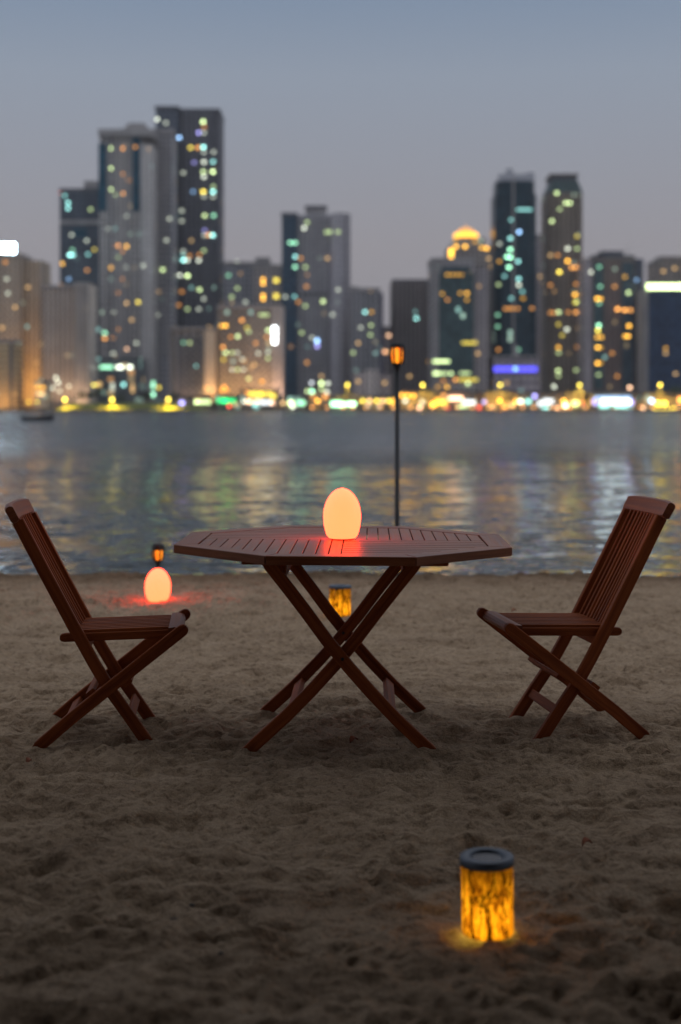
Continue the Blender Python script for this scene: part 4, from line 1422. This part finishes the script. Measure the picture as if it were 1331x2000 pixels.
def street_lamp(u, v, label, code, L, size, watt, Y=704.5, lc=None, group="street lamps along the far promenade"):
    p = px(u, v, Y)
    t = thing("street_lamp", label, "street lamp", (p.x, Y, .78), 0, group)
    h = p.z - .78
    m = MB()
    m.lathe([(.35, 0), (.35, .5), (.14, .6), (.09, h - .2)], 10)
    m.tube([(0, 0, h - .25), (0, -.5, h + .25), (0, -1.0, h + .3)], .07, 6)
    m.build("pole", M_POLE, t)
    m = MB()
    k = size
    m.lathe([(.01, -.8 * k), (.6 * k, -.55 * k), (.9 * k, 0), (.75 * k, .5 * k), (.01, .8 * k)], 14)
    o = m.build("lamp_head", emit("lamp_%s" % code, CODE[code], L), t)
    o.location = (0, -1.0, h)
    if watt:
        ld = bpy.data.lights.new("lamp_light", 'SPOT')
        ld.energy = watt
        ld.color = lc or CODE[code]
        ld.shadow_soft_size = .4
        ld.spot_size = R(150)
        ld.spot_blend = .35
        lo = bpy.data.objects.new("lamp_light", ld)
        COL.objects.link(lo)
        lo.parent = t
        lo.location = (0, -1.0, h - 1.0 * k)
    return t


YEL = (1, .62, .06)
for u, w_ in ((679, "above the greenish white windows left of the tall torch"), (826, "right of the tall torch"), (977, "under the violet podium band"), (1132, "between the brown towers at the right"), (1289, "near the right edge under the pale green sign")):
    street_lamp(u, 752, "tall street lamp with yellow light " + w_, 'Y', 9, .75, 16000, lc=YEL)
for u, w_ in ((127.7, "at the left end of the grass bank"), (220, "in the middle of the grass bank"), (329.5, "at the right end of the grass bank")):
    street_lamp(u, 780, "low yellow street lamp " + w_, 'Y', 9, .85, 22000, 703.5, YEL)
for u, w_ in ((58, "left of a pair behind the dark boat"), (74, "right of a pair behind the dark boat")):
    street_lamp(u, 785, "dim yellow street lamp, " + w_, 'Y', 4, .6, 3000, 708, (1, .5, .10))
for u, v, w_ in ((620.7, 783, "in front of the two storey cafe"), (976, 783, "in front of the long pavilion below the violet band"), (1100, 783, "in front of the white shopfront")):
    street_lamp(u, v, "low amber globe lamp " + w_, 'A', 9, .85, 12000, 703, (1, .42, .05))

# low bollard lights along the quay
bol = thing("bollard_light", "small peach bollard light standing along the far quay edge", "bollard light", (0, 0, 0), 0, "bollard lights along the far quay")
m = MB(); m.lathe([(.16, 0), (.16, .9), (.12, .92)], 10); m.build("post", M_POLE, bol)
m = MB(); m.lathe([(.12, .92), (.42, 1.0), (.46, 1.25), (.34, 1.5), (.01, 1.55)], 12); m.build("globe", emit("bollard_glow", (1, .45, .13), 7), bol)
for i, u in enumerate([612, 640, 668, 690, 715, 745, 768, 800, 845, 868, 895, 922, 955, 990, 1020, 1045, 1075, 1112, 1145, 1250, 1276, 1325]):
    o = bol if i == 0 else copy_tree(bol)
    o.location = (px(u + (i * 7) % 5 - 2, 0, 701.7).x, 701.7, .80)

# ------------------------------------------------------------------ trees on the far promenade
M_BARKT = plain("tree_bark", (.08, .06, .045), .9)
M_FOL = plain("foliage", (.055, .075, .025), .8, 0, .5, .8)


def make_tree():
    t = thing("tree", "x", "tree")
    m = MB()
    m.tube([(0, 0, 0), (.1, .05, 1.6), (0, .1, 3.2)], [.28, .2, .12], 8)
    for k in range(5):
        a = k * 1.3
        m.tube([(0, .05, 2.2 + .2 * k), (1.0 * math.cos(a), 1.0 * math.sin(a), 3.6 + .3 * k)], [.1, .04], 5)
    m.build("trunk", M_BARKT, t)
    r1 = random.Random(5)
    m = MB()
    cl = [(r1.gauss(0, 1.5), r1.gauss(0, 1.5), 4.4 + r1.gauss(0, .9)) for _ in range(26)]
    for c in cl:
        for _ in range(40):
            p = Vector(c) + Vector((r1.gauss(0, .55), r1.gauss(0, .55), r1.gauss(0, .45)))
            a = Vector((r1.gauss(0, 1), r1.gauss(0, 1), r1.gauss(0, 1))).normalized() * .28
            b = a.orthogonal().normalized() * .16
            m.add([p - a, p + b, p + a, p - b], [(0, 1, 2, 3)])
    m.build("crown", M_FOL, t)
    return t


tree0 = make_tree()
tl = [(160, 1.05, "at the left end of the grass bank"), (190, 1.4, "left of the dark podium with white signs"), (236, .75, "low on the grass bank"), (290, 1.0, "on the grass bank beside the vertical green sign"),
      (345, .95, "at the right end of the grass bank"), (412, 1.25, "behind the pale yellow sign"), (470, 1.0, "left of the bright yellow sign"), (560, 1.2, "behind the greenish white pavilion"), (770, 1.0, "at the foot of the tall torch's pole"),
      (946, 1.1, "left of the long pavilion"), (1147, 1.1, "left of the dazzling white front"), (1247, 1.1, "right of the dazzling white front"), (1312, 1.8, "at the right edge behind the yellow windows"), (1335, 1.6, "cut by the right edge of the picture")]
for i, (u, s, wl) in enumerate(tl):
    o = tree0 if i == 0 else copy_tree(tree0)
    Yt = 724 if u < 345 else 722
    o.location = (px(u, 0, Yt).x, Yt, .8 if u > 350 or u < 100 else 3.4)
    o.scale = (s, s, s)
    o.rotation_euler = (0, 0, i * 1.1)
    tag(o, "small dark leafy tree " + wl, "tree", "trees on the far promenade")

# ------------------------------------------------------------------ haze
m = MB()
m.box(-1600, 1600, -150, 5200, -4.5, 235)
M_HAZE, hnt, hb, hout = newmat("haze")
hnt.nodes.remove(hb)
hv = N(hnt, "ShaderNodeVolumePrincipled")
hv.inputs["Color"].default_value = (.86, .86, .90, 1)
hv.inputs["Density"].default_value = .00010
hnt.links.new(hv.outputs[0], hout.inputs["Volume"])
tag(m.build("haze", M_HAZE), kind="stuff")

# ------------------------------------------------------------------ boat
YB = 142
bp_ = px(74, 821, YB)
boat = thing("boat", "small dark boat with a low canopy on the water at the far left", "boat", (bp_.x, YB, WZ), R(6))
M_HULL = plain("dark_hull", (.025, .025, .03), .5)
m = MB()
st = [(-1.55, .42, .48), (-.9, .55, .44), (0, .6, .46), (.8, .5, .55), (1.35, .25, .68), (1.65, .02, .80)]
vv, ff = [], []
for (x, wd, zt) in st:
    vv += [(x, -wd, zt), (x, -wd * .75, -.12), (x, wd * .75, -.12), (x, wd, zt), (x, wd * .88, zt), (x, wd * .6, .12), (x, -wd * .6, .12), (x, -wd * .88, zt)]
for i in range(len(st) - 1):
    for k in range(8):
        ff.append((i * 8 + k, i * 8 + (k + 1) % 8, i * 8 + 8 + (k + 1) % 8, i * 8 + 8 + k))
ff += [tuple(range(7, -1, -1)), tuple(range(40, 48))]
m.add(vv, ff)
m.build("hull", M_HULL, boat)
m = MB()
for x in (-1.2, .5):
    for y in (-.42, .42):
        m.tube([(x, y, .40), (x, y, 1.22)], .035, 6)
m.build("canopy_posts", M_HULL, boat)
m = MB()
m.box(-1.35, .65, -.52, .52, 1.22, 1.30)
m.build("canopy", M_HULL, boat, .02)
m = MB()
m.box(-1.72, -1.56, -.14, .14, .05, .82)
m.build("outboard_motor", M_HULL, boat, .03)
m = MB()
m.box(-.25, .15, -.5, .5, .36, .42)
m.build("bench", M_HULL, boat)
